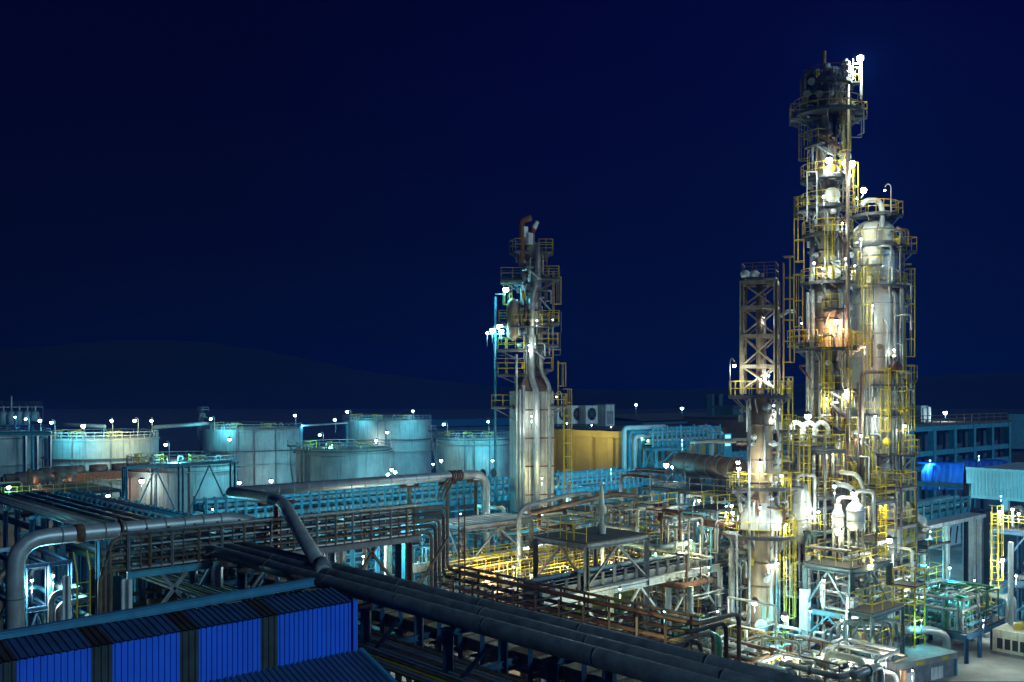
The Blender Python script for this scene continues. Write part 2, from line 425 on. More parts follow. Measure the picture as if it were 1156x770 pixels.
def ordinal(k):
    if k < 20: return ORDN[k]
    tens = ['', '', 'twenty', 'thirty', 'forty', 'fifty', 'sixty', 'seventy', 'eighty', 'ninety'][(k + 1) // 10]
    return tens + ('-' + ORDN[(k + 1) % 10 - 1] if (k + 1) % 10 else 'th')
def finish_labels():
    by = {}
    for o, order, key in ALL: by.setdefault(o['label'], []).append((o, order, key))
    for lab, L in by.items():
        if len(L) < 2: continue
        top = L[0][1] == 'y'
        def kf(e):
            k = e[2] if e[2] is not None else e[0].location
            s = S(k); return s[1] if top else s[0]
        L.sort(key=kf)
        n = len(L)
        for i, (o, _, _) in enumerate(L):
            if top: w = 'topmost' if i == 0 else 'lowest' if i == n - 1 else ordinal(i) + ' from the top'
            else: w = ('leftmost' if i == 0 else 'rightmost' if i == n - 1 else ordinal(i) + ' from left')
            o['label'] = lab + ', ' + w
# ================================================================ sky, added spill sun, camera
def R_(d): return math.radians(d)
wd = bpy.data.worlds.new('World'); SC.world = wd; wd.use_nodes = True
nt = wd.node_tree; N = nt.nodes; L = nt.links; bg = N['Background']
SUN_EL, SUN_AZ = 21.0, 14.0       # added sun standing in for floodlight spill behind the photographer: low, soft, blue-green
sdir = Vector((math.sin(R_(SUN_AZ)), -math.cos(R_(SUN_AZ)), math.tan(R_(SUN_EL)))).normalized()     # towards the light
sky = N.new('ShaderNodeTexSky'); sky.sky_type = 'NISHITA'; sky.sun_disc = False
sky.sun_elevation = R_(SUN_EL); sky.sun_rotation = math.atan2(sdir.x, sdir.y)
tc = N.new('ShaderNodeTexCoord'); sp = N.new('ShaderNodeSeparateXYZ'); L.new(tc.outputs['Generated'], sp.inputs[0])
rp = N.new('ShaderNodeValToRGB'); L.new(sp.outputs['Z'], rp.inputs['Fac'])
el = rp.color_ramp.elements
el[0].position = 0.0; el[0].color = (.0003, .004, .023, 1)
el[1].position = 1.0; el[1].color = (.0004, .0006, .024, 1)
for p_, c_ in ((.05, (.0002, .0022, .0165)), (.14, (.0002, .001, .0155)), (.33, (.0003, .0004, .0185))):
    e = el.new(p_); e.color = (*c_, 1)
nm = N.new('ShaderNodeVectorMath'); nm.operation = 'DOT_PRODUCT'; L.new(tc.outputs['Generated'], nm.inputs[0]); nm.inputs[1].default_value = (.93, .37, 0)
mr = N.new('ShaderNodeMapRange'); L.new(nm.outputs['Value'], mr.inputs['Value'])
mr.inputs['From Min'].default_value = .72; mr.inputs['From Max'].default_value = 1.0; mr.inputs['To Min'].default_value = .85; mr.inputs['To Max'].default_value = 2.0
ml = N.new('ShaderNodeMix'); ml.data_type = 'RGBA'; ml.blend_type = 'MULTIPLY'; ml.inputs['Factor'].default_value = 1
L.new(rp.outputs['Color'], ml.inputs['A']); L.new(mr.outputs['Result'], ml.inputs['B'])
ad = N.new('ShaderNodeMix'); ad.data_type = 'RGBA'; ad.blend_type = 'ADD'; ad.inputs['Factor'].default_value = .00025
L.new(ml.outputs['Result'], ad.inputs['A']); L.new(sky.outputs['Color'], ad.inputs['B'])
L.new(ad.outputs['Result'], bg.inputs['Color']); bg.inputs['Strength'].default_value = 1.0
sd = bpy.data.lights.new('spill_sun', 'SUN'); sd.energy = 1.35; sd.angle = R_(9); sd.color = (.4, .78, 1.0)  # added sun lamp in place of unseen floodlight spill
so = bpy.data.objects.new('spill_sun', sd); COL.objects.link(so); so.rotation_euler = sdir.to_track_quat('Z', 'Y').to_euler(); so.location = (0, -20, 60)
cd_ = bpy.data.cameras.new('camera'); cam = bpy.data.objects.new('camera', cd_); COL.objects.link(cam); SC.camera = cam
cam.location = (0, 0, H); cam.rotation_euler = (R_(90), 0, -math.atan2(CD, CU)); cd_.sensor_width = 36
cd_.lens = 36 * F / 1156; cd_.shift_y = (HZ - 385) / 1156; cd_.clip_end = 9000; cd_.clip_start = .5
SC.view_settings.view_transform = 'Standard'; SC.view_settings.look = 'None'; SC.view_settings.exposure = 0; SC.view_settings.gamma = 1
SC.cycles.use_denoising = True
try: SC.cycles.denoiser = 'OPENIMAGEDENOISE'
except Exception: pass
SC.cycles.max_bounces = 5; SC.cycles.diffuse_bounces = 2; SC.cycles.glossy_bounces = 3; SC.cycles.sample_clamp_indirect = 4; SC.cycles.caustics_reflective = False
SC.cycles.use_light_tree = True
# ================================================================ ground and hills
g = MB(); n = 40
def gv(i): return (abs(i / n) ** 2.2) * 3500 * (1 if i > 0 else -1)
vs = [(gv(i) + 60, gv(j) + 60, 0) for j in range(-n, n + 1) for i in range(-n, n + 1)]; m_ = 2 * n + 1
g.add(vs, [(j * m_ + i, j * m_ + i + 1, (j + 1) * m_ + i + 1, (j + 1) * m_ + i) for j in range(m_ - 1) for i in range(m_ - 1)])
struct(g.build('ground', 'ground'))
def slab(name, pts, z, m): return struct(MB().add([(p.x, p.y, z) for p in pts], [tuple(range(len(pts)))]).build(name, m))
slab('yard_pavement', [W(985, 66), W(1330, 66), W(1250, 150), W(1000, 150)], .004, 'yard')
slab('plant_pavement', [W(250, 60), W(984, 60), W(960, 120), W(380, 120)], .004, 'yard')
hb = MB(); rnd = random.Random(3)
def hill_h(t): return 60 + 75 * math.exp(-((t - .26) / .13) ** 2) + 40 * math.exp(-((t - .02) / .12) ** 2) + 25 * math.sin(t * 11) * .4 + 35 * math.exp(-((t - 1.0) / .2) ** 2) - 30 * math.exp(-((t - .62) / .16) ** 2)
K = 90; rows = []
for i in range(K + 1):
    t = i / K; px = -250 + 1700 * t
    hh = .8 * hill_h(t) + rnd.uniform(-2, 2)
    rows.append([W(px, 1300, z=0), W(px, 1420, z=hh * .55 + rnd.uniform(-3, 3)), W(px, 1600, z=hh), W(px, 1900, z=0)])
hb.add([p for r in rows for p in r], [(i * 4 + k, (i + 1) * 4 + k, (i + 1) * 4 + k + 1, i * 4 + k + 1) for i in range(K) for k in range(3)], True)
struct(hb.build('hills', 'hill'))
# ================================================================ night haze over the plant
HAZE_D = .0005
hm = bpy.data.materials.new('haze'); hm.use_nodes = True
for nd in list(hm.node_tree.nodes):
    if nd.type == 'BSDF_PRINCIPLED': hm.node_tree.nodes.remove(nd)
pv = hm.node_tree.nodes.new('ShaderNodeVolumePrincipled'); pv.inputs['Color'].default_value = (.02, .14, .8, 1); pv.inputs['Density'].default_value = HAZE_D; pv.inputs['Anisotropy'].default_value = .55
hm.node_tree.links.new(pv.outputs['Volume'], [x for x in hm.node_tree.nodes if x.type == 'OUTPUT_MATERIAL'][0].inputs['Volume'])
MATS['haze'] = hm
hz = MB().box(-3600, 3700, -3600, 3700, -1, 160).build('haze', 'haze'); hz['kind'] = 'stuff'
# ================================================================ blue shed in front
Y0 = 31.5; X1 = 20.4; ZE = 11.93; ZB = 9.97
shed = root('shed', ((2 + X1) / 2, Y0 + 1.3, 0), 'blue corrugated shed roof with a raised monitor of bright blue and smoky panels', 'shed')
def corr(u0, u1, mk, pitch=.2, dep=.045):
    """corrugated sheet: mk(u, offset) -> the sheet's two edge points"""
    b = MB(); vs = []; n = max(1, int(round((u1 - u0) / pitch)))
    for i in range(n):
        for fr, o in ((0, 0), (.3, 0), (.42, dep), (.88, dep)):
            vs += list(mk(u0 + (u1 - u0) * (i + fr) / n, o))
    vs += list(mk(u1, 0))
    k = len(vs) // 2
    b.add(vs, [(2 * i, 2 * i + 2, 2 * i + 3, 2 * i + 1) for i in range(k - 1)])
    return b
cuts = [-160, -60, 0, 19, 103, 127, 203, 224.5, 294, 313.5, 396]
kinds = ['blue', 'smoky', 'blue', 'smoky', 'blue', 'smoky', 'blue', 'smoky', 'blue', 'smoky'][1:]
kinds = ['smoky', 'blue', 'smoky', 'blue', 'smoky', 'blue', 'smoky', 'blue', 'smoky', 'blue']
kinds = {(-160, -60): 'blue', (-60, 0): 'blue', (0, 19): 'smoky', (19, 103): 'blue', (103, 127): 'smoky', (127, 203): 'blue', (203, 224.5): 'smoky', (224.5, 294): 'blue', (294, 313.5): 'smoky', (313.5, 396): 'blue'}
for (a, b_), kd in kinds.items():
    u0, u1 = XonY(a, Y0), XonY(b_, Y0)
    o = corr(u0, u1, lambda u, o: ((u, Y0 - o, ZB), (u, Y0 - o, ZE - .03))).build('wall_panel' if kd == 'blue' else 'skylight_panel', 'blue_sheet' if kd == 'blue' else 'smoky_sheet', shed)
    if kd == 'smoky':
        fb = MB()
        for z in (ZB + .45, ZB + 1.3): fb.bar((u0, Y0 + .06, z), (u1, Y0 + .06, z), .05, .07)
        each(fb, 'glazing_bar', 'grey_steel', o)
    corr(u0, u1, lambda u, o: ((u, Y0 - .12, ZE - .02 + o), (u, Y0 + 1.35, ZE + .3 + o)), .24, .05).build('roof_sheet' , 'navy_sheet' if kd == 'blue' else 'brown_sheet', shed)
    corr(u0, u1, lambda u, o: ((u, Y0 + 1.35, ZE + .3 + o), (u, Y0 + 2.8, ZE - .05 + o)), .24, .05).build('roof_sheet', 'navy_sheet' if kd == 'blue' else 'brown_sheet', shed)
MB().box(X1 - .08, X1 + .12, Y0 - .09, Y0 + .02, ZB - .1, ZE + .02).build('corner_trim', 'blue_sheet', shed)
MB().add([(X1, Y0, ZB), (X1, Y0 + 2.7, ZB), (X1, Y0 + 2.7, ZE - .06), (X1, Y0 + 1.35, ZE + .28), (X1, Y0, ZE - .04)], [(0, 1, 2, 3, 4)]).build('gable_wall', 'blue_sheet', shed)
MB().box(2, X1, Y0 + 2.7, Y0 + 2.75, ZB - .3, ZE - .08).build('rear_wall', 'blue_sheet', shed)
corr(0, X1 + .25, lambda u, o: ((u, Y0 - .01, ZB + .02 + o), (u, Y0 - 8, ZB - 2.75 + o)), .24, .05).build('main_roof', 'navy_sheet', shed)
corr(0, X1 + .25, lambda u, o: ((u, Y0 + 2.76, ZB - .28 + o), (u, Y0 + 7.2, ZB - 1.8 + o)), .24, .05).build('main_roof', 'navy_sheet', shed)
MB().bar((X1 + .3, Y0, ZB + .02), (X1 + .3, Y0 - 8, ZB - 2.73), .16, .12).build('verge_trim', 'gutter_teal', shed)
MB().box(0, X1, Y0 - 7.7, Y0 - 7.6, 0, ZB - 2.65).box(X1 - .1, X1, Y0 - 7.7, Y0 + 7, 0, ZB - 2.7).build('main_wall', 'blue_sheet', shed)
MB().box(0, X1 + .2, Y0 + 7.0, Y0 + 7.1, 0, ZB - 1.8).build('rear_main_wall', 'blue_sheet', shed)
# gutter beam standing behind the ridge
YG = 36.0
zg0 = zy(721, dY(0, YG)); zg1 = zy(657, dY(352, YG)); xg0, xg1 = XonY(-120, YG), XonY(354, YG)
zg = (zg0 + zg1) / 2
gb = root('gutter_beam', (12, YG, 9.2), 'long teal steel gutter beam on short grey props behind the blue roof ridge', 'beam')
gm = MB().ibeam((xg0, YG, zg0 + .0), (xg1, YG, zg1), .3, .34).build('gutter', 'gutter_teal', gb)
for px in (72, 168, 262, 330):
    x = XonY(px, YG); MB().box(x - .35, x + .35, YG - .14, YG + .14, 9.1, zg1 - .5 if px > 300 else zg0 - .22 + (zg1 - zg0) * (x - xg0) / (xg1 - xg0)).build('prop', 'pink_wall', gb)
# ================================================================ near pipe rack: three big pipes, duct, small lines
ZP = 11.3
G3 = 'big lagged pipes on the near rack'
pos3 = ['nearest of three', 'middle of three', 'farthest of three']
for k in range(3):
    o = pipe([(23.2 + k * 1.0, 7, ZP), (23.2 + k * 1.0, 88, ZP)], .34, 'bundle_pipe', f'big dark lagged pipe crossing the front, {pos3[k]}', 'pipe', G3, 0, 24)
    jb = MB()
    for q in range(14): y = 10 + q * 5.6 + k * 1.3; jb.tube([(23.2 + k, y - .05, ZP), (23.2 + k, y + .05, ZP)], .352, 24)
    each(jb, 'jacket_band', 'grey_steel', o)
for k, x in enumerate((26.05, 26.35)):
    pipe([(x, 7, ZP - .12), (x, 88, ZP - .12)], .09, 'dark_pipe', f'thin brown line beside the big lagged pipes, {["inner", "outer"][k]} one', 'pipe', 'thin lines on the near rack')
nr = root('pipe_rack', (24.5, 34, 0), 'dark blue T-headed steel rack carrying the big lagged pipes above the shed corner', 'pipe rack')
for y in (17.4, 23.1, 28.8, 34.5, 40.2, 46, 52, 58, 64, 70):
    MB().ibeam((22.6, y, ZP - .5), (26.6, y, ZP - .5), .3, .3).build('crosshead', 'blue_steel', nr)
    for x in (22.95, 25.8): MB().ibeam((x, y, 0), (x, y, ZP - .66), .4, .4).build('post', 'blue_steel', nr)
    MB().bar((22.95, y, 8.4), (22.95, y - 2.4, ZP - .62), .14).build('brace', 'blue_steel', nr)
    MB().ibeam((21.2, y, 9.0), (27.6, y, 9.0), .22, .26).build('crossbeam', 'blue_steel', nr)
for k in range(10):
    x = 21.5 + k * .3; m = 'galvanised' if k % 3 else 'brown_steel'
    if k == 2: m = 'yellow'
    pipe([(x, 8, 9.22), (x, 74, 9.22)], .07 + .02 * (k % 2), m, {'galvanised': 'thin grey line on the lower tier of the near rack', 'brown_steel': 'thin brown line on the lower tier of the near rack', 'yellow': 'thin yellow line on the lower tier of the near rack'}[m], 'pipe', 'small lines on the lower tier', 0, 8, order='y', key=W(470, dX(470, x), z=9.2))
XD = 27.2
dr = root('cable_duct', (XD, 36, 8.4), 'rusty brown covered duct between short blue stanchions under the big pipes', 'duct')
MB().box(XD - .5, XD + .5, 12, 64, 8.75, 9.25).build('trough', 'brown_steel', dr)
for q in range(34):
    y = 13 + q * 1.5
    MB().box(XD - .52, XD + .52, y + .12, y + 1.28, 9.255, 9.3).build('cover_plate', 'tan_shell' if q % 5 else 'rust', dr)
    b = MB(); b.bar((XD - .62, y, 8.3), (XD - .62, y, 9.75), .16, .2); b.bar((XD + .62, y, 8.3), (XD + .62, y, 9.75), .16, .2); b.bar((XD - .7, y, 8.5), (XD + .7, y, 8.5), .14, .2)
    b.build('stanchion', 'blue_steel', dr)
MB().ibeam((XD - .6, 12, 8.2), (XD - .6, 64, 8.2), .2, .25).ibeam((XD + .6, 12, 8.2), (XD + .6, 64, 8.2), .2, .25).build('bearer', 'blue_steel', dr)
for y in range(15, 64, 6): MB().bar((XD, y, 0), (XD, y, 8.1), .3).build('post', 'blue_steel', dr)
# oblique lower conveyor-like brown floor seen under the rack
# ================================================================ brown ladder rack of stacked pipes, turning into the dark track
YB = 50.3; ZB0, ZB1 = 10.75, 12.75
br = root('pipe_rack', (28, YB, 0), 'brown rack of upright posts holding a wall of thin stacked pipes', 'pipe rack')
for q, px in enumerate([143, 167, 192, 222, 248, 273, 303, 329, 355, 376, 395, 416, 438, 456]):
    x = XonY(px, YB)
    MB().bar((x, YB - .3, ZB0), (x, YB - .3, ZB1 - (.0 if q % 3 else -.1)), .16, .12).build('upright', 'brown_steel' if q % 2 else 'grey_steel', br)
    MB().bar((x + .62, YB - .3, ZB0), (x + .62, YB - .3, ZB1 - .1), .07).build('thin_upright', 'brown_steel', br)
    MB().bar((x + .3, YB + .9, ZB0), (x + .3, YB + .9, ZB1), .14).build('upright', 'brown_steel', br)
xs = [XonY(p, YB) for p in (141, 244, 372, 459)]
MB().ibeam((xs[0], YB - .3, ZB0 - .2), (xs[1], YB - .3, ZB0 - .2), .2, .36).build('bottom_beam', 'teal_steel', br)
MB().ibeam((xs[1] + .02, YB - .3, ZB0 - .2), (xs[3] + 1, YB - .3, ZB0 - .2), .2, .36).build('bottom_beam', 'grey_steel', br)
MB().ibeam((xs[0], YB + .9, ZB0 - .2), (xs[3] + 1, YB + .9, ZB0 - .2), .2, .36).build('bottom_beam', 'brown_steel', br)
MB().tube([(xs[0] - .4, YB - .35, ZB1), (xs[3] + 1, YB - .35, ZB1)], .09, 8).build('top_rail', 'galvanised', br)
for q, x in enumerate(xs):
    for dy in (-.3, .9): MB().ibeam((x, YB + dy, 0), (x, YB + dy, ZB0 - .39), .4, .4).build('post', ['white_paint', 'white_paint', 'grey_steel', 'brown_steel'][q] if dy < 0 else 'blue_steel', br)
    for sg in (-1, 1):
        if (q == 0 and sg < 0): continue
        MB().bar((x, YB - .3, ZB0 - 4.2), (x + sg * 3.2, YB - .3, ZB0 - .4), .16).build('brace', 'grey_steel' if q < 2 else 'brown_steel', br)
GB = 'stacked pipes of the brown rack'
for i in range(5):
    z = ZB1 - .28 - i * .4; xe = 39.9 - i * .34; zt = 8.2 - i * .44
    ye = 29.5 + i * .35
    pts = [(XonY(143, YB) - .9 - i * .12, YB - .12, z - 5.2 - .2 * i), (XonY(143, YB) - .9 - i * .12, YB - .12, z), (xe, YB - .12, z), (xe, YB - .12, zt), (xe, ye, zt), (xe + 3.6 - i * .32, ye, zt), (xe + 3.6 - i * .32, ye, zt - 4)]
    pipe(pts, .125, 'dark_pipe' if i % 2 else 'brown_steel', 'dark pipe turning off the brown rack down into the slanting track', 'pipe', GB, .6, 10, order='y', key=Vector((30, YB, z)))
for i in range(5):  # pale lines put the lit highlights of the stacked pipes into colour
    z = ZB1 - .33 - i * .4
    pipe([(XonY(146, YB), YB - .27, z + .04), (XonY(462, YB), YB - .27, z + .04)], .05, ['galvanised', 'canopy_sheet', 'galvanised', 'brown_steel', 'canopy_sheet'][i], 'thin pale highlight line along the front face of the brown rack', 'pipe', 'front lines of the brown rack', 0, 8, order='y')
    pipe([(XonY(150, YB), YB + .55 + .1 * (i % 2), z), (XonY(470, YB), YB + .55 + .1 * (i % 2), z)], .085, ['galvanised', 'brown_steel', 'galvanised', 'rust', 'grey_steel'][i], 'thin straight pipe at the back of the brown rack', 'pipe', 'back row pipes of the brown rack', 0, 8, order='y')
for k in range(5):
    z = 8.42 - k * .44
    pipe([(40.35, 29.8, z), (40.35, 50.0, z)], .09, 'dark_pipe' if k % 2 else 'brown_steel', 'thin dark line along the back of the slanting track', 'pipe', 'back lines of the slanting track', 0, 8, order='y')
tk = root('pipe_rack', (39.4, 40, 0), 'dark slanting pipe track on uprights leading from the brown rack to the lower right', 'pipe rack')
for q in range(11):
    y = 30.2 + q * 1.9
    b = MB(); b.bar((38.1, y, 5.7), (38.1, y, 8.4), .12); b.bar((40.2, y, 5.9), (40.2, y, 8.45), .12)
    for k in range(5): b.bar((38.1, y, 8.02 - .44 * k), (40.2, y, 8.02 - .44 * k), .07)
    b.build('upright', 'dark_pipe', tk)
for q in range(4):
    y = 31 + q * 6
    for x in (38.1, 40.2): MB().ibeam((x, y, 0), (x, y, 5.7), .3, .3).build('post', 'dark_pipe', tk)
each(MB(), 'x', 'rust', tk) if False else MB().bar((38.1, 29.5, 5.75), (38.1, 50.2, 5.75), .16, .22).bar((40.2, 29.5, 5.75), (40.2, 50.2, 5.75), .16, .22).build('bearer', 'dark_pipe', tk)
b = MB()
for q in range(9): b.bar((40.6, YB - .5, 8.2 + q * .5), (41.1, YB - .5, 8.2 + q * .5), .05)
b.bar((40.6, YB - .5, 6.5), (40.6, YB - .5, 13), .08).bar((41.1, YB - .5, 6.5), (41.1, YB - .5, 13), .08); b.build('rung_bracket', 'rust', tk)
# ================================================================ big grey pipe at the left, big silver goose pipe
YL = 53.0
xa = XonY(17, YL)
o = pipe([(xa, YL, 0), (xa, YL, 12.55), (XonY(262, YL), YL, 12.55), (XonY(262, YL) + 1.5, YL, 12.1), (XonY(300, YL), YL, 11.4)], .44, 'silver', 'fat grey pipe rising at the left edge then bending level behind the brown rack', 'pipe', None, 1.6, 24)
jb = MB()
for q in range(9): x = xa + 2.2 + q * 1.1; jb.tube([(x - .04, YL, 12.55), (x + .04, YL, 12.55)], .455, 24)
for q in range(6): jb.tube([(xa, YL, 2 + 1.5 * q), (xa, YL, 2.08 + 1.5 * q)], .455, 24)
each(jb, 'jacket_band', 'grey_steel', o)
each(MB().tube([(xa + 2.9, YL, 12.55), (xa + 3.3, YL, 12.55)], .52, 24).tube([(xa + 5.2, YL, 12.55), (xa + 5.32, YL, 12.55)], .6, 24), 'flange', 'rust', o)
YS = 58.1; ZS = 13.57; xq = XonY(264, YS); xr = XonY(548, YS)
o = pipe([(xr, YS, 2), (xr, YS, ZS), (xq, YS, ZS)], .37, 'silver', 'long silver pipe bridging level across the middle with an elbow down at its right end', 'pipe', None, 1.3, 24)
jb = MB()
for q in range(20): x = xq + .8 + q * 1.15; jb.tube([(x - .03, YS, ZS), (x + .03, YS, ZS)], .382, 24)
each(jb, 'jacket_band', 'galvanised', o)
xw = XonY(513, YS); rb = MB()
for q in range(5): rb.tube([(xw - .5 + q * .24, YS, ZS), (xw - .36 + q * .24, YS, ZS)], .46 - .03 * (q % 2), 14)
for q in range(3): rb.tube([(xw - .3 - q * .3, YS - .42, ZS - .1), (xw - .9 - q * .45, YS - .5, ZS - .8), (xw - 1.5 - q * .3, YS - .5, ZS - 1.7)], .07, 6)
rb.build('rusty_clamp', 'rust', o)
o = pipe([(xq - .1, YS + .2, ZS), (xq - .1, 51.6, ZS), (24.15, 39.9, ZP + .1)], .37, 'silver', 'grey pipe sloping down from the long silver pipe to the near rack', 'pipe', None, 1.1, 24)
each(MB().tube([(24.45, 40.7, ZP + .35), (24.2, 40.0, ZP + .12)], .44, 20), 'flange', 'grey_steel', o)
t = root('pipe_support', W(312, 60), 'dark red T-shaped support post under the silver pipe', 'support')
p_ = W(312, 60); MB().ibeam((p_.x, p_.y, 0), (p_.x, p_.y, 13.0), .3, .3).build('post', 'red_steel', t); MB().ibeam((p_.x - 1.3, p_.y, 13.1), (p_.x + 1.3, p_.y, 13.1), .25, .22).build('crosshead', 'red_steel', t)
for px in (462, 505, 537):
    x = XonY(px, YS); t = root('pipe_support', (x, YS, 0), 'rusty grey stub support carrying the long silver pipe', 'support', 'stub supports of the silver pipe')
    MB().ibeam((x, YS, 0), (x, YS, ZS - .62), .26, .26).build('post', 'brown_steel', t); MB().ibeam((x - .9, YS, ZS - .5), (x + .9, YS, ZS - .5), .24, .22).build('crosshead', 'rust', t)
    MB().box(x - .35, x + .35, YS - .16, YS - .12, ZS - .45, ZS - .2).build('tag_plate', 'white_paint', t)
# ================================================================ silvery lines along the left edge
for k in range(5):
    x = 20.0 + k * .42
    pipe([(x, 56, 11.75), (x, 110, 11.75)], .11 if k != 2 else .17, ['galvanised', 'silver', 'silver', 'galvanised', 'brown_steel'][k], 'silvery line running away on the left edge rack', 'pipe', 'left edge rack lines', 0, 10, key=W(60, dX(60, x), z=11.75), order='y')
lr = root('pipe_rack', (20.8, 75, 0), 'low steel rack under the silvery lines at the left edge', 'pipe rack')
for y in (57.5, 64, 70.5, 77, 84, 92, 100):
    MB().ibeam((19.4, y, 11.5), (22.4, y, 11.5), .2, .24).build('crosshead', 'teal_steel', lr)
    for x in (19.6, 22.2): MB().ibeam((x, y, 0), (x, y, 11.37), .26, .26).build('post', 'blue_steel', lr)
MB().tube([(22.2, 57, 9.6), (22.2, 101, 9.6)], .28, 14).build('lower_pipe', 'bundle_pipe', lr)
# left bottom steel, pipes, ladder
lf = frame('steelwork', 'dark steel frame full of pipes below the fat grey pipe at the left', XonY(28, 56), XonY(80, 56), 56, 63, 0, (5.5, 8.2, 10.6), 'blue_steel', brace=((5.6, 8.0),), nx=2, ny=1)
lx = XonY(92, 49.6)
ld = MB().ladder((lx, 49.3, 3), (lx, 49.3, 11.2), (1, 0, 0), .62, .55); ld.bar((lx - .33, 49.3, 11.2), (lx - .33, 49.8, 12.1), .06).bar((lx + .33, 49.3, 11.2), (lx + .33, 49.8, 12.1), .06)
lo = ld.build('ladder', 'yellow'); tag(lo, 'yellow vertical ladder beside a grey post left of the brown rack', 'ladder')
gp = MB().ibeam((lx - .7, 49.6, 0), (lx - .7, 49.6, 11), .3, .3).build('steel_post', 'white_paint'); tag(gp, 'pale grey steel post beside the yellow ladder at the left', 'post')
for k, (px, z1, m) in enumerate(((58, 9.2, 'galvanised'), (66, 8.6, 'galvanised'), (74, 7.4, 'silver'))):
    x = XonY(px, 54.6); pipe([(x, 54.6, 0), (x, 54.6, z1), (x + 1.6, 54.6, z1), (x + 1.6, 58, z1)], .17, m, 'grey hairpin pipe standing inside the dark steel at the left', 'pipe', 'hairpin pipes at the left', .5, 10)
jungle(34, XonY(24, 57), XonY(84, 57), 55, 66, 0, 9.5, ['galvanised', 'grey_steel', 'dark_pipe', 'white_paint', 'teal_steel', 'silver'], 'in the dark steel at the left', 'pipes in the dark steel at the left', seed=11, rmin=.06, rmax=.2)  # white pipes put this corner's bright-lit look into colour
jungle(26, XonY(150, 56), XonY(300, 56), 54, 64, 3, 9.6, ['dark_pipe', 'rust', 'brown_steel', 'grey_steel', 'galvanised'], 'below the brown rack', 'pipes below the brown rack', seed=12, rmin=.06, rmax=.2)
jungle(34, XonY(370, 62), XonY(480, 62), 56, 74, 0, 9.6, ['galvanised', 'silver', 'teal_steel', 'grey_steel', 'white_paint', 'cream'], 'in the lit bay under the brown rack', 'pipes in the lit bay', seed=13, rmin=.06, rmax=.2)
for px in (384, 398, 412, 426, 440, 455):
    p_ = W(px, 72); o = MB().ibeam((p_.x, p_.y, 0), (p_.x, p_.y, 10.2), .34, .34).build('steel_post', 'teal_steel' if px % 4 else 'brown_steel'); tag(o, 'upright steel post in the lit bay under the brown rack', 'post', 'posts of the lit bay')
# flat brown floor grids glimpsed under the rack
for k in range(9):
    y = 44.5 + k * .75
    pipe([(XonY(160, 46), y, 8.0), (XonY(330, 46), y, 8.0)], .12, ['rust', 'brown_steel', 'tan_shell'][k % 3], 'low brown line on the dim tier beneath the brown rack', 'pipe', 'low brown lines', 0, 8, order='y')
# ================================================================ storage tanks
def tank(px, d, ytop, rad, label, rings=(.42, .72), stair=None, seed=0, rail='galvanised', roof_gear=True):
    rnd = random.Random(seed)
    c = W(px, d); h = zy(ytop, d)
    R = root('storage_tank', (c.x, c.y, 0), label, 'tank', 'storage tanks', key=Vector((c.x, c.y, h)))
    MB().lathe(c.x, c.y, [(rad, 0), (rad, h)], 72).build('shell', 'tank_paint', R)
    rf = MB().lathe(c.x, c.y, [(rad + .04, h), (rad + .04, h + .08), (.4, h + rad * .07), (.01, h + rad * .07)], 60).build('roof', 'tank_roof', R)
    for k, f in enumerate(list(rings) + [.985]):
        z = h * f; w = .55 if k < len(rings) else .28
        MB().lathe(c.x, c.y, [(rad + .01, z - .12), (rad + w, z - .1), (rad + w, z + .03), (rad + .01, z + .05)], 72, smooth=False).build('stiffener_ring', 'ring_dark' if k % 2 else 'tank_roof', R)
    n = 40
    MB().rail([pol(c, rad - .1, k * 360 / n, h + .09) for k in range(n)], 1.15, True, 1.7, .09).build('railing', rail, R)
    if roof_gear:
        b = MB()
        for k in range(5):
            a = A_NEAR + rnd.uniform(-70, 70); q = pol(c, rad * rnd.uniform(.45, .85), a, h + rad * .02)
            if k % 2: b.box(q.x - .5, q.x + .5, q.y - .5, q.y + .5, q.z, q.z + rnd.uniform(.7, 1.3))
            else: b.tube([q, q + Vector((0, 0, 1.1)), q + Vector((.7, 0, 1.1)), q + Vector((.7, 0, .5))], .16, 8, .3)
        b.build('roof_vent', 'galvanised', R)
        b = MB()
        for k in range(3):
            a = A_NEAR - 60 + k * 45; q = pol(c, rad * .86, a, h + .1); e = pol(c, rad * .86, a + 16, h + .1)
            b.rail([q, e], 1.3, w=.12); b.rail([q, pol(c, rad * .6, a, h + .3)], 1.3, w=.12)
        b.build('roof_walkway_rail', 'yellow', R)
    if stair:
        a0, a1, z0, z1 = stair; b = MB(); n = int((z1 - z0) / .3)
        for i in range(n + 1):
            t = i / n; a = a0 + (a1 - a0) * t; z = z0 + (z1 - z0) * t
            p = pol(c, rad + .1, a, z); q = pol(c, rad + 1.0, a, z); b.bar(p, q, .28, .05)
        st = b.build('stair', 'galvanised', R); b = MB()
        P = [pol(c, rad + 1.0, a0 + (a1 - a0) * i / 14, z0 + (z1 - z0) * i / 14) for i in range(15)]
        for a, e in zip(P, P[1:]):
            b.bar(a, e, .1, .3)
            for k in (.55, 1.1): b.bar(a + Vector((0, 0, k)), e + Vector((0, 0, k)), .07)
            b.bar(a, a + Vector((0, 0, 1.1)), .06)
        b.build('handrail', rail, st)
        deck(R, c, rad + .05, rad + 1.6, z1, a1 - 5, a1 + 7, rail_mat=rail, brackets=2)
    pb = MB()
    for k in range(3):
        a = A_NEAR + rnd.uniform(-60, 60); pb.tube([pol(c, rad + .25, a, 0), pol(c, rad + .25, a, h + .8), pol(c, rad - 1, a, h + .8)], .11, 8, .4)
    each(pb, 'downpipe', rnd.choice(['grey_steel', 'galvanised']), R)
    a = A_NEAR + rnd.uniform(-35, 35)
    MB().ladder(pol(c, rad + .3, a, 0), pol(c, rad + .3, a, h + 1), av(a + 90), .7, .6).build('ladder', 'galvanised', R)
    return R
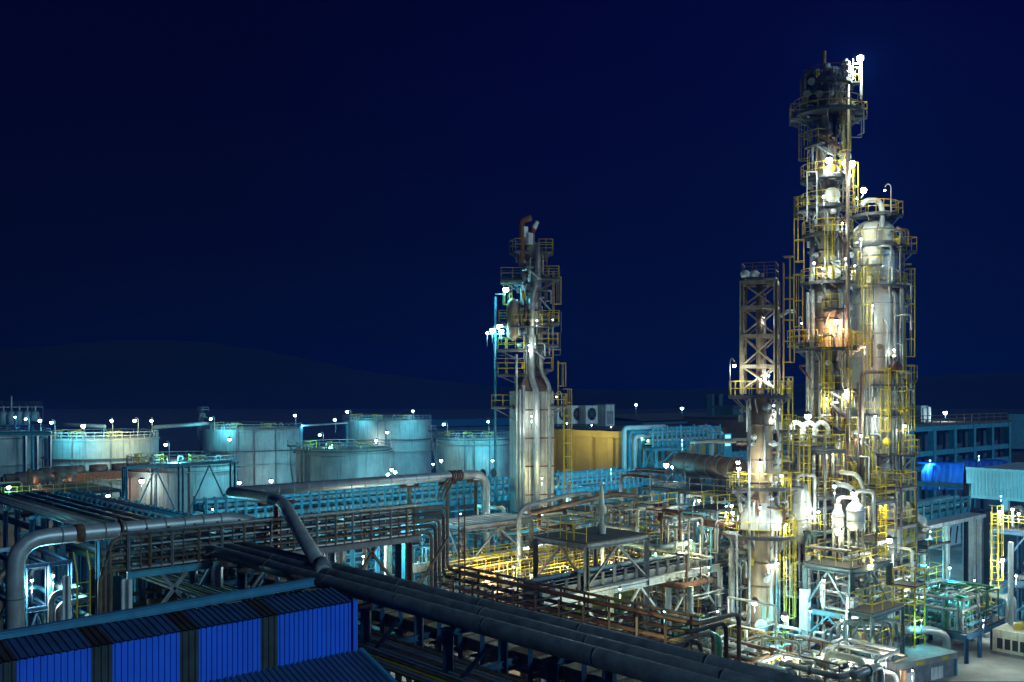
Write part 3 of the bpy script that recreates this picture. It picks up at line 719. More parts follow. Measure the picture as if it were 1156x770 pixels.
tank(116, 175, 494, 9.7, 'broad tan and cyan storage tank with yellow roof rails, left of the row', seed=1, rail='white_paint', stair=None)
tank(206, 148, 522, 8.2, 'low storage tank with dark red frame posts in front of it', rings=(.9,), seed=2)
tank(286, 212, 484, 10.8, 'tall storage tank with three rings and a stair on its left side', rings=(.4, .64), seed=3, stair=(A_LEFT - 10, A_LEFT + 40, 6, 16))
tank(388, 180, 506, 8.9, 'low cyan storage tank with an outside stair on its left', rings=(.93,), seed=4, stair=(A_LEFT + 42, A_LEFT + 5, 1, 10.2))
tank(437, 240, 474, 11.2, 'tallest storage tank with a floodlit patch under its rim', rings=(.45, .66), seed=5)
tank(534, 205, 494, 8.0, 'blue-lit storage tank just left of the slim middle column', rings=(.9,), seed=6, stair=(A_LEFT + 45, A_LEFT + 10, 1, 12))
tank(-22, 200, 492, 13.5, 'large dim storage tank cut off by the left edge', rings=(.5,), seed=7)
fr = frame('steelwork', 'dark frame of teal beams and red posts in front of the low tank', XonY(143, 112), XonY(265, 112), 112, 113.2, 0, (11.4,), 'teal_steel', nx=2, ny=1, brace=((4, 11.2),))
# far-left process structure behind
f = W(10, 235)
o = frame('steelwork', 'railed steel structure far behind the tanks at the left edge', f.x - 9, f.x + 7, f.y - 3, f.y + 6, 0, (8, 12.5, 16.8), 'grey_steel', nx=3, deckz=(12.5, 16.8), rails='swe', rail_mat='brown_steel', brace=((8.2, 12.3),))
for k in range(5):
    q = W(4 + 9 * k, 230); tt = root('process_drum', (q.x, q.y, 12.8), 'small upright drum on the railed structure at the left edge', 'vessel', 'drums at the left edge')
    MB().lathe(q.x, q.y, [(.05, 12.7), (1.0, 12.75), (1.0, 15.2), (.7, 15.8), (.1, 16.0)], 14).build('shell', 'grey_steel', tt); MB().tube([(q.x, q.y, 15.9), (q.x, q.y, 17.2 if k != 1 else 19.6)], .2, 8).build('nozzle', 'galvanised', tt)
gt = root('pipe_bridge', W(24, 150), 'teal steel gantry crossing in front of the left edge tank', 'pipe bridge')
p_, q_ = W(-40, 150, z=0), W(58, 150, z=0)
for (a, b_) in ((p_, q_),):
    MB().ibeam((a.x, a.y, zy(490, 150)), (b_.x, b_.y, zy(489, 150)), .5, .6).build('beam', 'teal_steel', gt)
for px in (-20, 28, 41, 56):
    a = W(px, 150); MB().ibeam((a.x, a.y, 0), (a.x, a.y, zy(492, 150)), .5, .5).build('post', 'blue_steel', gt)
# level lines strung between the tank tops
for (a, da, ya, b_, db, yb, r) in ((36, 190, 477, 118, 170, 482, .35), (175, 180, 481, 238, 205, 479, .4), (340, 200, 478, 392, 220, 480, .2)):
    A = W(a, da, ya); B = W(b_, db, yb); A.z = B.z = (A.z + B.z) / 2
    o = pipe([A, B], r, 'galvanised', 'level overhead line strung between tank tops', 'pipe', 'overhead tank lines', 0, 8)
    sb = MB(); sb.bar((B.x, B.y, 0), (B.x, B.y, B.z - r), .35); sb.bar((A.x, A.y, 0), (A.x, A.y, A.z - r), .35); sb.build('support', 'teal_steel', o)
# orange-lit equipment at the left, behind the edge rack
for k in range(5):
    q = W(14 + k * 13, 118 + 3 * k)
    e = root('pump_drum', (q.x, q.y, 8), 'rust-brown horizontal drum on a platform behind the edge rack', 'vessel', 'rust-brown drums')
    MB().tube([(q.x - 1.2, q.y, 9.2), (q.x - .9, q.y, 9.2)], .6, 14).tube([(q.x - .9, q.y, 9.2), (q.x + 2.2, q.y, 9.2)], .9, 16).build('shell', 'rust_shell', e)
    each(MB().box(q.x - .7, q.x - .4, q.y - .6, q.y + .6, 8, 8.6).box(q.x + 1.5, q.x + 1.8, q.y - .6, q.y + .6, 8, 8.6), 'saddle', 'grey_steel', e)
a = W(0, 112); b_ = W(78, 128)
o = frame('steelwork', 'yellow railed steel deck of drums behind the edge rack', min(a.x, b_.x), max(a.x, b_.x) + 2, min(a.y, b_.y) - 2, max(a.y, b_.y), 0, (7.8,), 'blue_steel', nx=4, ny=2, deckz=(7.8,), rails='swe')
jungle(14, a.x, b_.x, b_.y - 2, a.y + 2, 3, 11, ['rust', 'tan_shell', 'galvanised', 'teal_steel', 'brown_steel'], 'behind the left edge rack', 'pipes behind the left edge rack', seed=21, rmin=.08, rmax=.25)
e = W(100, 140); bt = root('air_cooler', (e.x, e.y, 0), 'rust-brown air cooler block in front of the broad tan tank', 'cooler')
MB().box(e.x - 7, e.x + 6, e.y - 2, e.y + 2, 7.4, 8.6).build('plenum', 'rust', bt)
for k in range(4): MB().lathe(e.x - 5 + k * 3.2, e.y, [(1.3, 8.6), (1.3, 9.5), (1.1, 9.5), (1.05, 8.7)], 16).build('fan_ring', 'rust_shell', bt)
for x in (-6.5, 0, 5.5): MB().bar((e.x + x, e.y - 1.8, 0), (e.x + x, e.y - 1.8, 7.4), .35).build('post', 'blue_steel', bt)
# ================================================================ teal stanchion racks
def stanchion_rack(name, label, p, q, zb, zt, n, m='teal_steel', post_every=5, pipes=2, r=.26, w=2.0, group=None, lower=()):
    p = Vector((p[0], p[1], 0)); q = Vector((q[0], q[1], 0)); t = (q - p).normalized(); s = Vector((-t.y, t.x, 0))
    if s.dot(-av(A_FAR)) < 0: s = -s
    R = root(name, (p + q) / 2, label, 'pipe rack', group)
    for o in (0, -w):
        MB().ibeam(p + s * o + Vector((0, 0, zb)), q + s * o + Vector((0, 0, zb)), .22, .4).build('bearer', m, R)
    for z in (zb + .22, (zb + zt) / 2 + .12, zt - .35):
        for o in (.05, -w - .05): MB().bar(p + s * o + Vector((0, 0, z)), q + s * o + Vector((0, 0, z)), .08, .22).build('side_channel', m, R)
    for i in range(n + 1):
        c = p.lerp(q, i / n); b = MB()
        for o in (.14, -w - .14): b.bar(c + s * o + Vector((0, 0, zb - .2)), c + s * o + Vector((0, 0, zt - .3 + (.12 if i % 3 else .3))), .16, .2)
        for z in (zb + .22, (zb + zt) / 2 + .12): b.bar(c + s * .1 + Vector((0, 0, z)), c - s * (w + .1) + Vector((0, 0, z)), .14, .16)
        b.build('stanchion', m, R)
        if i % post_every == 0:
            for o in (0, -w): MB().ibeam(c + s * o, c + s * o + Vector((0, 0, zb - .21)), .34, .34).build('post', m, R)
            for z in lower: MB().ibeam(c + s * .1 + Vector((0, 0, z)), c - s * (w + .1) + Vector((0, 0, z)), .2, .26).build('crossbeam', m, R)
    for z in lower:
        MB().ibeam(p + s * 0.0 + Vector((0, 0, z - .28)), q + Vector((0, 0, z - .28)), .2, .32).build('tie_beam', m, R)
    for lv in range(2):
        for k in range(pipes):
            o = -w * (k + .6) / pipes; z = (zb + .3 if lv == 0 else (zb + zt) / 2 + .2) + r
            pipe([p + s * o + Vector((0, 0, z)), q + s * o + Vector((0, 0, z))], r, 'rack_line' if k == 0 else 'teal_steel', 'round lagged line lying in the ' + label.split(' with')[0], 'pipe', 'lines in the ' + label.split(' with')[0], 0, 10, key=q + Vector((0, 0, z)), order='y')
    for lz in lower:
        for k in range(3):
            o = -w * (k + .5) / 3; z = lz + .13 + .14
            pipe([p + s * o + Vector((0, 0, z)), q + s * o + Vector((0, 0, z))], .13, ['galvanised', 'teal_steel', 'canopy_sheet'][k], 'thin line on a lower tier of the ' + label.split(' with')[0], 'pipe', 'lower lines of the ' + label.split(' with')[0], 0, 8, key=q + Vector((0, 0, z)), order='y')
    return R
YR = 75
stanchion_rack('pipe_rack', 'long teal stanchion rack with pipes beneath the tank row', (XonY(232, YR), YR), (XonY(574, YR), YR), 8.9, 11.4, 38, lower=(4.5, 6.6))
stanchion_rack('pipe_rack', 'bright teal stanchion rack with lower tiers right of the slim column', (XonY(628, YR), YR), (XonY(734, YR), YR), 8.9, 11.2, 20, lower=(3.2, 5.2, 7.0))
stanchion_rack('pipe_rack', 'dark teal double row rack with short stanchions at left of centre', (28.5, YonX(64, 28.5)), (28.5, YonX(236, 28.5)), 9.2, 11.1, 26, w=1.6, lower=())
stanchion_rack('pipe_rack', 'farther teal rack row with short stanchions in front of the tanks', (38, YonX(105, 38)), (38, YonX(255, 38)), 6.6, 8.4, 22, w=1.6)
stanchion_rack('pipe_rack', 'raised teal rack with stanchions in front of the ochre building', (XonY(736, YR), YR), (XonY(812, YR), YR), 13.6, 16.0, 15, post_every=5, lower=(11,))
stanchion_rack('pipe_rack', 'lower teal rack with stanchions right of the raised one', (XonY(815, YR), YR), (XonY(905, YR), YR), 9.8, 12.2, 16, lower=(7,))
for k in range(4):
    x = XonY(708 + k * 8, YR); x2 = XonY(742, YR)
    pipe([(x, YR + .5 + k * .3, 9.6), (x, YR + .5 + k * .3, 15.9 - k * .55), (x2 + 2, YR + .5 + k * .3, 15.9 - k * .55)], .3, 'teal_steel' if k % 2 else 'canopy_sheet', 'teal riser pipe stepping up to the raised rack', 'pipe', 'risers to the raised teal rack', .6, 12)
for k in range(2):
    x = XonY(806 + k * 12, YR)
    pipe([(x - 3, YR + .4, 15.6 - k * .8), (x, YR + .4, 15.6 - k * .8), (x, YR + .4, 11)], .32, 'canopy_sheet', 'pale blue pipe dropping off the right end of the raised teal rack', 'pipe', 'drops off the raised teal rack', .6, 12)
x0 = XonY(738, YR - .2)
bf = frame('steelwork', 'bright teal braced bent under the raised rack', XonY(735, 74), XonY(775, 74), 73.2, 75, 0, (4.4, 7.6, 10.9, 13.2), 'teal_steel', brace=((10.9, 13.0), (7.7, 10.7)), nx=1, post=.36)
# ================================================================ slim middle column (rectangular lower casing)
dB = 92.0; cB = W(600, dB); zB = lambda y: zy(y, dB)
B = root('process_column', (cB.x, cB.y, 0), 'slim grey process column with a boxy ribbed lower casing and many small balconies', 'column')
rt = av(A_RIGHT + 18); nr_ = av(A_NEAR + 18)
def obox(c, a, b, ha, hb, z0, z1, top=1.0):
    m = MB(); vs = []
    for z, k in ((z0, 1), (z1, top)):
        for i, j in ((-1, -1), (1, -1), (1, 1), (-1, 1)): v = c + a * ha * i * k + b * hb * j * k; vs.append((v.x, v.y, z))
    return m.add(vs, [(0, 3, 2, 1), (4, 5, 6, 7), (0, 1, 5, 4), (1, 2, 6, 5), (2, 3, 7, 6), (3, 0, 4, 7)])
cs = obox(cB, rt, nr_, 1.75, 1.5, 3.0, zB(442)).build('casing', 'cladding', B)
rb = MB()
for k in range(9):
    v = cB + rt * (-1.7 + k * .425) + nr_ * 1.53; rb.bar((v.x, v.y, 3), (v.x, v.y, zB(442)), .07)
for k in range(6):
    v = cB + rt * 1.78 + nr_ * (-1.3 + k * .5); rb.bar((v.x, v.y, 3), (v.x, v.y, zB(442)), .07)
rb.build('casing_rib', 'galvanised', cs)
bb = MB()
for q in range(6):
    z = 5 + q * 2.7; P = [cB + rt * i * 1.8 + nr_ * j * 1.56 for i, j in ((-1, 1), (1, 1), (1, -1))]
    for a, e in zip(P, P[1:]): bb.bar((a.x, a.y, z), (e.x, e.y, z), .06, .12)
bb.build('casing_band', 'rust', cs)
obox(cB, rt, nr_, 1.75, 1.5, zB(442) + .01, zB(425), .55).build('casing_hood', 'rust_shell', B)
for a in (A_NEAR, A_LEFT, A_RIGHT, A_FAR): MB().ibeam(pol(cB, 1.9, a, 0), pol(cB, 1.9, a, 3.1), .4, .4).build('leg', 'grey_steel', B)
MB().lathe(cB.x, cB.y, [(.95, zB(430)), (.62, zB(415)), (.62, zB(372)), (.9, zB(364)), (.98, zB(320)), (.98, zB(283)), (.7, zB(276)), (.2, zB(272)), (.01, zB(271.5))], 28).build('shell', 'cladding', B)
for y in (296, 310, 331, 352, 395): MB().lathe(cB.x, cB.y, [(1.0, zB(y)), (1.07, zB(y)), (1.07, zB(y) + .15), (1.0, zB(y) + .15)], 28).build('stiffener_band', 'rust' if y < 340 else 'grey_steel', B)
vB = W(579, dB - 1.2); MB().lathe(vB.x, vB.y, [(.05, zB(386)), (.58, zB(380)), (.62, zB(350)), (.5, zB(342)), (.1, zB(338)), (.01, zB(338))], 22).build('side_drum', 'tan_shell', B)
Q = lambda px, py, dd=0: W(px, dB + dd, py)
o = MB().tube([Q(604, 276, 0), Q(607, 285, -1.2), Q(607, 316, -1.2), Q(600, 334, -1.5), Q(600, 428, -1.6), Q(606, 442, -2.2), Q(606, 590, -2.2)], .29, 14, 1.0).build('overhead_pipe', 'silver', B)
each(MB().tube([Q(587, 440, -2), Q(587, 578, -2)], .16, 10).tube([Q(591, 435, -2), Q(591, 578, -2)], .16, 10).tube([Q(583, 400, -1), Q(583, 440, -2.1), Q(583, 578, -2.1)], .12, 10), 'riser_pipe', 'silver', B)
each(MB().tube([Q(611, 400, -1), Q(611, 422, -1), Q(620, 434, -1), Q(620, 590, -1)], .22, 10, .6), 'riser_pipe', 'galvanised', B)
MB().tube([Q(589, 300, -1), Q(589, 250, -1), Q(592, 248, -1), Q(600, 246, -1)], .3, 12, .6).build('vent_pipe', 'rust', B)
MB().tube([Q(591, 330, -1.2), Q(594, 352, -1.5), Q(588, 368, -1.5), Q(584, 376, -1)], .14, 8, .5).build('drain_pipe', 'dark_pipe', B)
each(MB().tube([Q(594, 380, -1), Q(594, 432, -1)], .09, 8).tube([Q(609, 330, -.6), Q(609, 400, -.6)], .12, 8), 'riser_pipe', 'galvanised', B)
for (ang, r1, wid, y) in ((A_RIGHT, 2.1, 1.1, 286), (A_LEFT + 20, 2.0, .9, 286), (A_RIGHT, 2.7, 1.0, 316), (A_LEFT, 3.0, 1.2, 318), (A_RIGHT, 2.7, 1.3, 366), (A_LEFT, 3.2, 1.5, 366), (A_NEAR, 2.1, 2.0, 371), (A_RIGHT, 2.6, 1.2, 391), (A_LEFT, 3.3, 1.4, 396), (A_RIGHT, 2.0, .9, 418), (A_LEFT, 3.3, 1.3, 424), (A_RIGHT, 3.4, 1.2, 459), (A_LEFT, 3.9, 1.2, 460)):
    side_deck(B, cB, ang, .6 if y < 430 else 1.6, r1, wid, zB(y), drop=.8 if y in (391, 396, 366) else None)
for (ang, r, y0, y1) in ((A_RIGHT + 12, 2.2, 366, 318), (A_LEFT - 20, 2.6, 424, 396), (A_RIGHT + 5, 2.6, 459, 420), (A_RIGHT + 3, 2.1, 418, 391), (A_LEFT - 24, 2.2, 366, 318), (A_RIGHT + 8, 3.2, 600, 460)): side_ladder(B, cB, r, ang, zB(y0), zB(y1) + 1.1)
fl = MB(); p_ = Q(597, 268, -1); p2 = Q(604, 258, -1); w_ = av(A_RIGHT)
fl.box(p_.x - .3, p_.x + .3, p_.y - .3, p_.y + .3, p_.z - .7, p_.z + .4); p3 = Q(592, 262, -1); fl.box(p3.x - .25, p3.x + .25, p3.y - .25, p3.y + .25, p3.z - .5, p3.z + .5); fl.build('signal_box', 'white_paint', B)
pm = root('wind_sock', Q(604, 283, -.4), 'red and white wind sock on a pole at the slim column top', 'wind sock')
MB().tube([Q(603, 283, -.4), Q(603, 252, -.4)], .05, 6).build('pole', 'galvanised', pm)
for k in range(3):
    a, e = Q(600 + k * 2.2, 262 - k * 4, -.4), Q(602.2 + k * 2.2, 258 - k * 4, -.4); MB().tube([a, e], .33 - .05 * k, 10, 0, False).build('fabric_band', 'white_paint' if k != 0 else 'red_steel', pm)
tp = root('lamp_mast', Q(559, 0).xy.to_3d(), 'slender teal lamp mast left of the slim middle column', 'mast')
MB().tube([(Q(559, 0).x, Q(559, 0).y, 0), Q(559, 335)], .13, 8).build('mast_pole', 'teal_steel', tp)
b = MB(); b.bar(Q(550, 377), Q(570, 377), .1); b.bar(Q(559, 369), Q(571, 369), .1); b.bar(Q(559, 332), Q(570, 332), .08); b.build('crossarm', 'galvanised', tp)
trim(B, cB, lambda z: 1.0 if z > zB(370) else .65, zB(425), zB(285), 70, 5)
# ================================================================ ochre building and roofs behind
xO = W(698, 125).x; yO = W(698, 125).y
oc = root('building', (xO + 10, yO + 20, 0), 'ochre walled flat-roofed control building with pilasters behind the teal rack', 'building')
zO = zy(487, 125)
yE = YonX(622, xO) - yO
MB().box(xO, xO + 44, yO, yO + yE, 0, zO - .9).build('wall', 'ochre_wall', oc)
MB().box(xO - .5, xO + 44.5, yO - .5, yO + yE + .5, zO - .85, zO).build('parapet', 'ochre_wall', oc)
MB().box(xO + .3, xO + 43.8, yO + .3, yO + yE - .2, zO + .004, zO + .12).build('roof', 'roof_felt', oc)
for k in range(4):
    y = yO + .6 + k * (yE - 1.5) / 3; MB().box(xO - .42, xO - .004, y, y + .9, 0, zO - .9).build('pilaster', 'ochre_wall', oc)
for k in range(3):
    y = yO + 3.0 + k * (yE - 1.5) / 3; f_ = MB().box(xO - .1, xO + .05, y, y + 2.2, 2.2, 4.2).build('window', 'opening', oc)
def ac_unit(px, d, label_extra=''):
    c = W(px, d); R = root('air_conditioner', (c.x, c.y, zO + .12), 'grey box air conditioner with round fan on the ochre building roof', 'air conditioner', 'rooftop air conditioners')
    MB().box(c.x - 1.3, c.x + 1.3, c.y - 1.1, c.y + 1.1, zO + .5, zO + 3.2).build('cabinet', 'white_paint', R)
    MB().lathe(0, 0, [(.0, 0)], 3) if False else None
    b = MB(); ring = []
    for k in range(20): a = 2 * PI * k / 20; ring.append(Vector((c.x + math.cos(a) * .95, c.y - 1.13, zO + 1.95 + math.sin(a) * .95)))
    b.add(ring, [tuple(range(20))]); b.build('fan_opening', 'opening', R)
    b = MB()
    for k in range(4): a = PI * k / 4; v = Vector((math.cos(a), 0, math.sin(a))) * .95; q = Vector((c.x, c.y - 1.16, zO + 1.95)); b.bar(q - v, q + v, .06)
    b.build('fan_guard', 'grey_steel', R)
    MB().box(c.x - 1.1, c.x - .8, c.y - 1, c.y + 1, zO + .12, zO + .5).box(c.x + .8, c.x + 1.1, c.y - 1, c.y + 1, zO + .12, zO + .5).build('foot', 'grey_steel', R)
for px in (630, 646, 662): ac_unit(px, 142)
c = W(683, 143); rh = root('roof_housing', (c.x, c.y, zO + .12), 'pale tall plain box housing right of the rooftop air conditioners', 'housing')
MB().box(c.x - 1, c.x + 1, c.y - 1, c.y + 1, zO + .12, zO + 3.3).build('cabinet', 'white_paint', rh); MB().box(c.x - 1.1, c.x + 1.1, c.y - 1.1, c.y + 1.1, zO + 3.31, zO + 3.45).build('cap', 'grey_steel', rh); MB().box(c.x - .7, c.x + .7, c.y - 1.03, c.y - 1.0, zO + .4, zO + 2.4).build('door', 'galvanised', rh)
pk = W(800, 140); pb = root('building', (pk.x, pk.y, 0), 'dim pinkish block with one lit green window behind the lattice-topped column', 'building')
zk = zy(474, 140)
a = W(776, 146); b_ = W(848, 132)
MB().box(a.x, a.x + 16, b_.y, a.y, 0, zk).build('wall', 'pink_wall', pb); MB().box(a.x - .4, a.x + 16.4, b_.y - .4, a.y + .4, zk + .003, zk + .4).build('roof', 'roof_felt', pb)
w0 = XonY(821, b_.y); wf = MB().box(w0 - .9, w0 + .9, b_.y - .08, b_.y + .05, zk - 5.4, zk - 1.5).build('window', 'teal_steel', pb); MB().box(w0 - .6, w0 + .6, b_.y - .1, b_.y - .05, zk - 3.2, zk - 1.7).build('pane', 'lit_pane', wf)
for px, d, h, w in ((803, 190, 9, 1.2), (811, 190, 9, 1.2), (824, 175, 3.5, 4)):
    q = W(px, d); o = MB().box(q.x - w / 2, q.x + w / 2, q.y - w / 2, q.y + w / 2, 0, zy(470, d) + h * .45).box(q.x - w * .6, q.x + w * .6, q.y - w * .6, q.y + w * .6, zy(470, d) + h * .45 + .003, zy(470, d) + h * .45 + .4).build('service_tower', 'slate_wall'); tag(o, 'dark teal service tower block on the skyline behind the pinkish block', 'tower', 'skyline tower blocks')
# long dim shed roofs on the skyline
q = W(758, 260); sh = root('building', (q.x, q.y, 0), 'long low dim warehouse on the skyline right of the air conditioners', 'building')
zz = zy(467, 260); MB().box(q.x - 22, q.x + 34, q.y - 8, q.y + 20, 0, zz - 1.5).build('wall', 'slate_wall', sh); MB().add([(q.x - 23, q.y - 9, zz - 1.4), (q.x + 35, q.y - 9, zz - 1.4), (q.x + 35, q.y + 6, zz), (q.x - 23, q.y + 6, zz), (q.x + 35, q.y + 21, zz - 1.4), (q.x - 23, q.y + 21, zz - 1.4)], [(0, 1, 2, 3), (3, 2, 4, 5)]).build('roof', 'roof_felt', sh)
q = W(530, 320); sh = root('building', (q.x, q.y, 0), 'long blue roofed shed on the skyline behind the blue-lit tank', 'building')
zz = zy(473, 320); MB().box(q.x - 26, q.x + 26, q.y - 10, q.y + 10, 0, zz - 2).build('wall', 'slate_wall', sh); MB().add([(q.x - 27, q.y - 11, zz - 1.9), (q.x + 27, q.y - 11, zz - 1.9), (q.x + 27, q.y, zz), (q.x - 27, q.y, zz), (q.x + 27, q.y + 11, zz - 1.9), (q.x - 27, q.y + 11, zz - 1.9)], [(0, 1, 2, 3), (3, 2, 4, 5)]).build('roof', 'gutter_teal', sh)
# ================================================================ centre steel frames, walkways
xa_, ya_ = 43.9, 53.3
frame('steelwork', 'blue-grey braced frame with slatted top right of the dark pipe bend', xa_, 50.7, ya_, 56.6, 0, (7.1, 10.2), 'grey_steel', brace=((7.2, 10.0), (4.2, 6.9)), post=.38, beam_h=.42)
sl = MB()
for k in range(5): y = ya_ + .2 + k * .72; sl.box(xa_ - .3, 50.9, y, y + .42, 10.42, 10.5)
sl = sl.build('slatted_cover', 'canopy_sheet'); tag(sl, 'pale slatted cover laid over the blue-grey braced frame', 'cover')
frame('steelwork', 'blue-grey frame with square railed deck in the centre', 45.4, 51.5, 42.5, 47.3, 0, (7.1, 10.0), 'grey_steel', brace=((7.3, 9.8),), post=.36, deckz=(10.0,), rails='nwe', beam_h=.36)
ld = MB().ladder(W(644, 63.2, z=6.4), W(644, 63.2, z=11.3), av(A_RIGHT - 20), .55, .5).build('ladder', 'yellow'); tag(ld, 'yellow ladder leaning at the corner of the square railed deck', 'ladder')
xw0 = XonY(628, 42.5)
wb = frame('steelwork', 'long white-lit low frame running under the square railed deck', 41.5, 60, 42.44, 44.4, 0, (6.9,), 'white_paint', nx=3, post=.4, beam_h=.5, brace=((3.6, 6.7),))  # white-lit look of the beam is put into its colour
stanchion_rack('pipe_rack', 'grey stanchion rack with small pipes on the white low frame', (41.5, 42.9), (60, 42.9), 7.3, 8.3, 16, 'grey_steel', 99, 1, .14, 1.2)
for k in range(4):
    y = 48.6 + k * 1.9; z = 6.4 + k * .25
    wk = root('walkway', (52, y, z), 'yellow railed walkway behind the square railed deck', 'walkway', 'yellow railed walkways', 'y')
    MB().box(41, 64, y - .5, y + .5, z, z + .08).build('floor_grating', 'grating', wk)
    MB().rail([(41, y - .48, z + .08), (64, y - .48, z + .08)], 1.1, toe=True).rail([(41, y + .48, z + .08), (64, y + .48, z + .08)], 1.1).build('railing', 'yellow', wk)
    b = MB()
    for x in range(42, 64, 5): b.bar((x, y, 0), (x, y, z), .2)
    b.build('post', 'grey_steel', wk)
o = pipe([(41, 55.4, 7.4), (66, 55.4, 7.4)], .34, 'silver', 'stout silver pipe lying level behind the yellow walkways', 'pipe', None, 0, 18)
each(MB().tube([(46, 55.4, 7.4), (46.2, 55.4, 7.4)], .4, 18).tube([(53, 55.4, 7.4), (53.2, 55.4, 7.4)], .4, 18).tube([(60, 55.4, 7.4), (60.2, 55.4, 7.4)], .4, 18), 'flange', 'galvanised', o)
gv = root('green_vessel', (52, 41.6, 4.3), 'olive green horizontal vessel lying below the white low frame', 'vessel')
MB().tube([(46.2, 46.5, 5.2), (46.6, 46.5, 5.2)], .55, 18).tube([(46.6, 46.5, 5.2), (59, 46.5, 5.2)], .8, 20).tube([(59, 46.5, 5.2), (59.4, 46.5, 5.2)], .55, 18).build('shell', 'olive_vessel', gv)
for x in (48, 51, 54, 57): each(MB().tube([(x, 46.5, 5.2), (x + .15, 46.5, 5.2)], .85, 20), 'band', 'yellow', gv)
each(MB().box(48.5, 48.9, 45.8, 47.2, 0, 4.5).box(56.5, 56.9, 45.8, 47.2, 0, 4.5), 'saddle', 'concrete', gv)
for k in range(3): pipe([(50 + k * .7, 44.8, 3), (50 + k * .7, 44.8, 6.0), (50 + k * .7, 46.3, 6.3), (50 + k * .7, 46.3, 5.6)], .12, 'green_pipe', 'bright green bent pipe hooked over the olive vessel', 'pipe', 'green hooked pipes', .4, 10)
# pipe run on stands above the square deck, and the small steeple-like separator
o = pipe([W(586, 70, z=4), W(586, 70, z=11.6), W(640, 74, z=12.1), W(668, 77, z=12.0), W(668, 77, z=6)], .17, 'galvanised', 'grey pipe looping over behind the square railed deck', 'pipe', None, .9, 14)
pipe([W(598, 70, z=11.2), W(694, 76, z=12.0), W(720, 78, z=11.6)], .2, 'rust_shell', 'brown sloping pipe behind the square railed deck', 'pipe', None, .5, 12)
c = W(679, 66); st = root('safety_valve', (c.x, c.y, 10.3), 'tan steeple-shaped relief valve standing on the square railed deck', 'valve')
MB().lathe(c.x, c.y, [(.3, 10.3), (.3, 10.9), (.16, 10.95), (.16, 11.6), (.36, 11.7), (.36, 12.1), (.2, 12.4), (.16, 13.2), (.05, 13.9), (.01, 13.95)], 14).build('body', 'cream', st); MB().tube([(c.x, c.y, 11.9), (c.x + .7, c.y, 11.9)], .14, 10).build('outlet', 'tan_shell', st)
jungle(26, 43, 66, 56.5, 72, 0, 9.5, ['galvanised', 'silver', 'teal_steel', 'grey_steel', 'white_paint', 'cream', 'rust', 'blue_steel'], 'behind the yellow walkways', 'pipes behind the yellow walkways', seed=31, rmin=.06, rmax=.2)
jungle(14, 42.5, 52, 49, 56, 0, 7.0, ['cream', 'white_paint', 'rust', 'galvanised'], 'under the blue-grey braced frame', 'pipes under the blue-grey braced frame', seed=32, rmin=.06, rmax=.18)
jungle(20, 42, 60, 30, 42, 0, 5.5, ['galvanised', 'teal_steel', 'rust', 'green_pipe', 'white_paint', 'brown_steel', 'cream'], 'below the white low frame', 'pipes below the white low frame', seed=33, rmin=.06, rmax=.18)
for k in range(3):
    x0 = 44 + k * 8
    frame('steelwork', 'teal lit open frame of beams behind the yellow walkways', x0, x0 + 7.2, 60, 66, 0, (4.2, 7.6 + .5 * (k % 2)), 'teal_steel', group='open frames behind the walkways', brace=((4.3, 7.4),), post=.28, deckz=(7.6,) if k == 1 else (), rails='sw' if k == 1 else '')
# ================================================================ lattice-topped column
dC = 70.6; cC = W(858, dC); zC = lambda y: zy(y, dC)
C = root('process_column', (cC.x, cC.y, 0), 'tan process column topped by a square lattice tower', 'column')
MB().lathe(cC.x, cC.y, [(1.22, 0), (1.22, zC(612)), (1.3, zC(604)), (1.3, zC(596))], 32).build('lower_shell', 'tan_shell', C)
MB().lathe(cC.x, cC.y, [(1.6, zC(596)), (1.62, zC(584)), (1.1, zC(568)), (.98, zC(566))], 32).build('shoulder', 'white_paint', C)
MB().lathe(cC.x, cC.y, [(.93, zC(566)), (.93, zC(480)), (.9, zC(479)), (.86, zC(447)), (.01, zC(446))], 28).build('upper_shell', 'tan_shell', C)
for y in (480, 520, 545, 634, 660, 700): MB().lathe(cC.x, cC.y, [(r_ + (.93 if y < 570 else 1.22), zC(y)) if False else ((.93 if y < 570 else 1.22) + k, zC(y) + j) for k, j in ((0, 0), (.07, 0), (.07, .12), (0, .12))], 28).build('insulation_band', 'rust_shell', C)
deck(C, cC, .95, 2.3, zC(449), 0, 360, brackets=8)
deck(C, cC, .95, 2.2, zC(551), 140, 320, brackets=5)
deck(C, cC, 1.6, 2.7, zC(604), 100, 340, brackets=6)
deck(C, cC, 1.25, 3.0, zC(722), 130, 360, brackets=6, deck_mat='white_paint')
side_deck(C, cC, A_RIGHT + 10, .9, 3.0, 1.0, zC(551)); side_deck(C, cC, A_LEFT, .9, 2.3, 1.0, zC(553)); side_deck(C, cC, A_RIGHT, 1.2, 2.6, .9, zC(604)); side_deck(C, cC, A_RIGHT + 4, .9, 2.6, .7, zC(487))
for (a, r, y0, y1) in ((A_NEAR + 62, 1.5, 604, 551), (A_NEAR + 55, 1.9, 722, 604), (A_RIGHT - 10, 1.6, 551, 449), (A_NEAR + 40, 2.2, 765, 722), (A_RIGHT - 4, 1.4, 660, 600)): side_ladder(C, cC, r, a, max(0, zC(y0)), zC(y1) + 1.1)
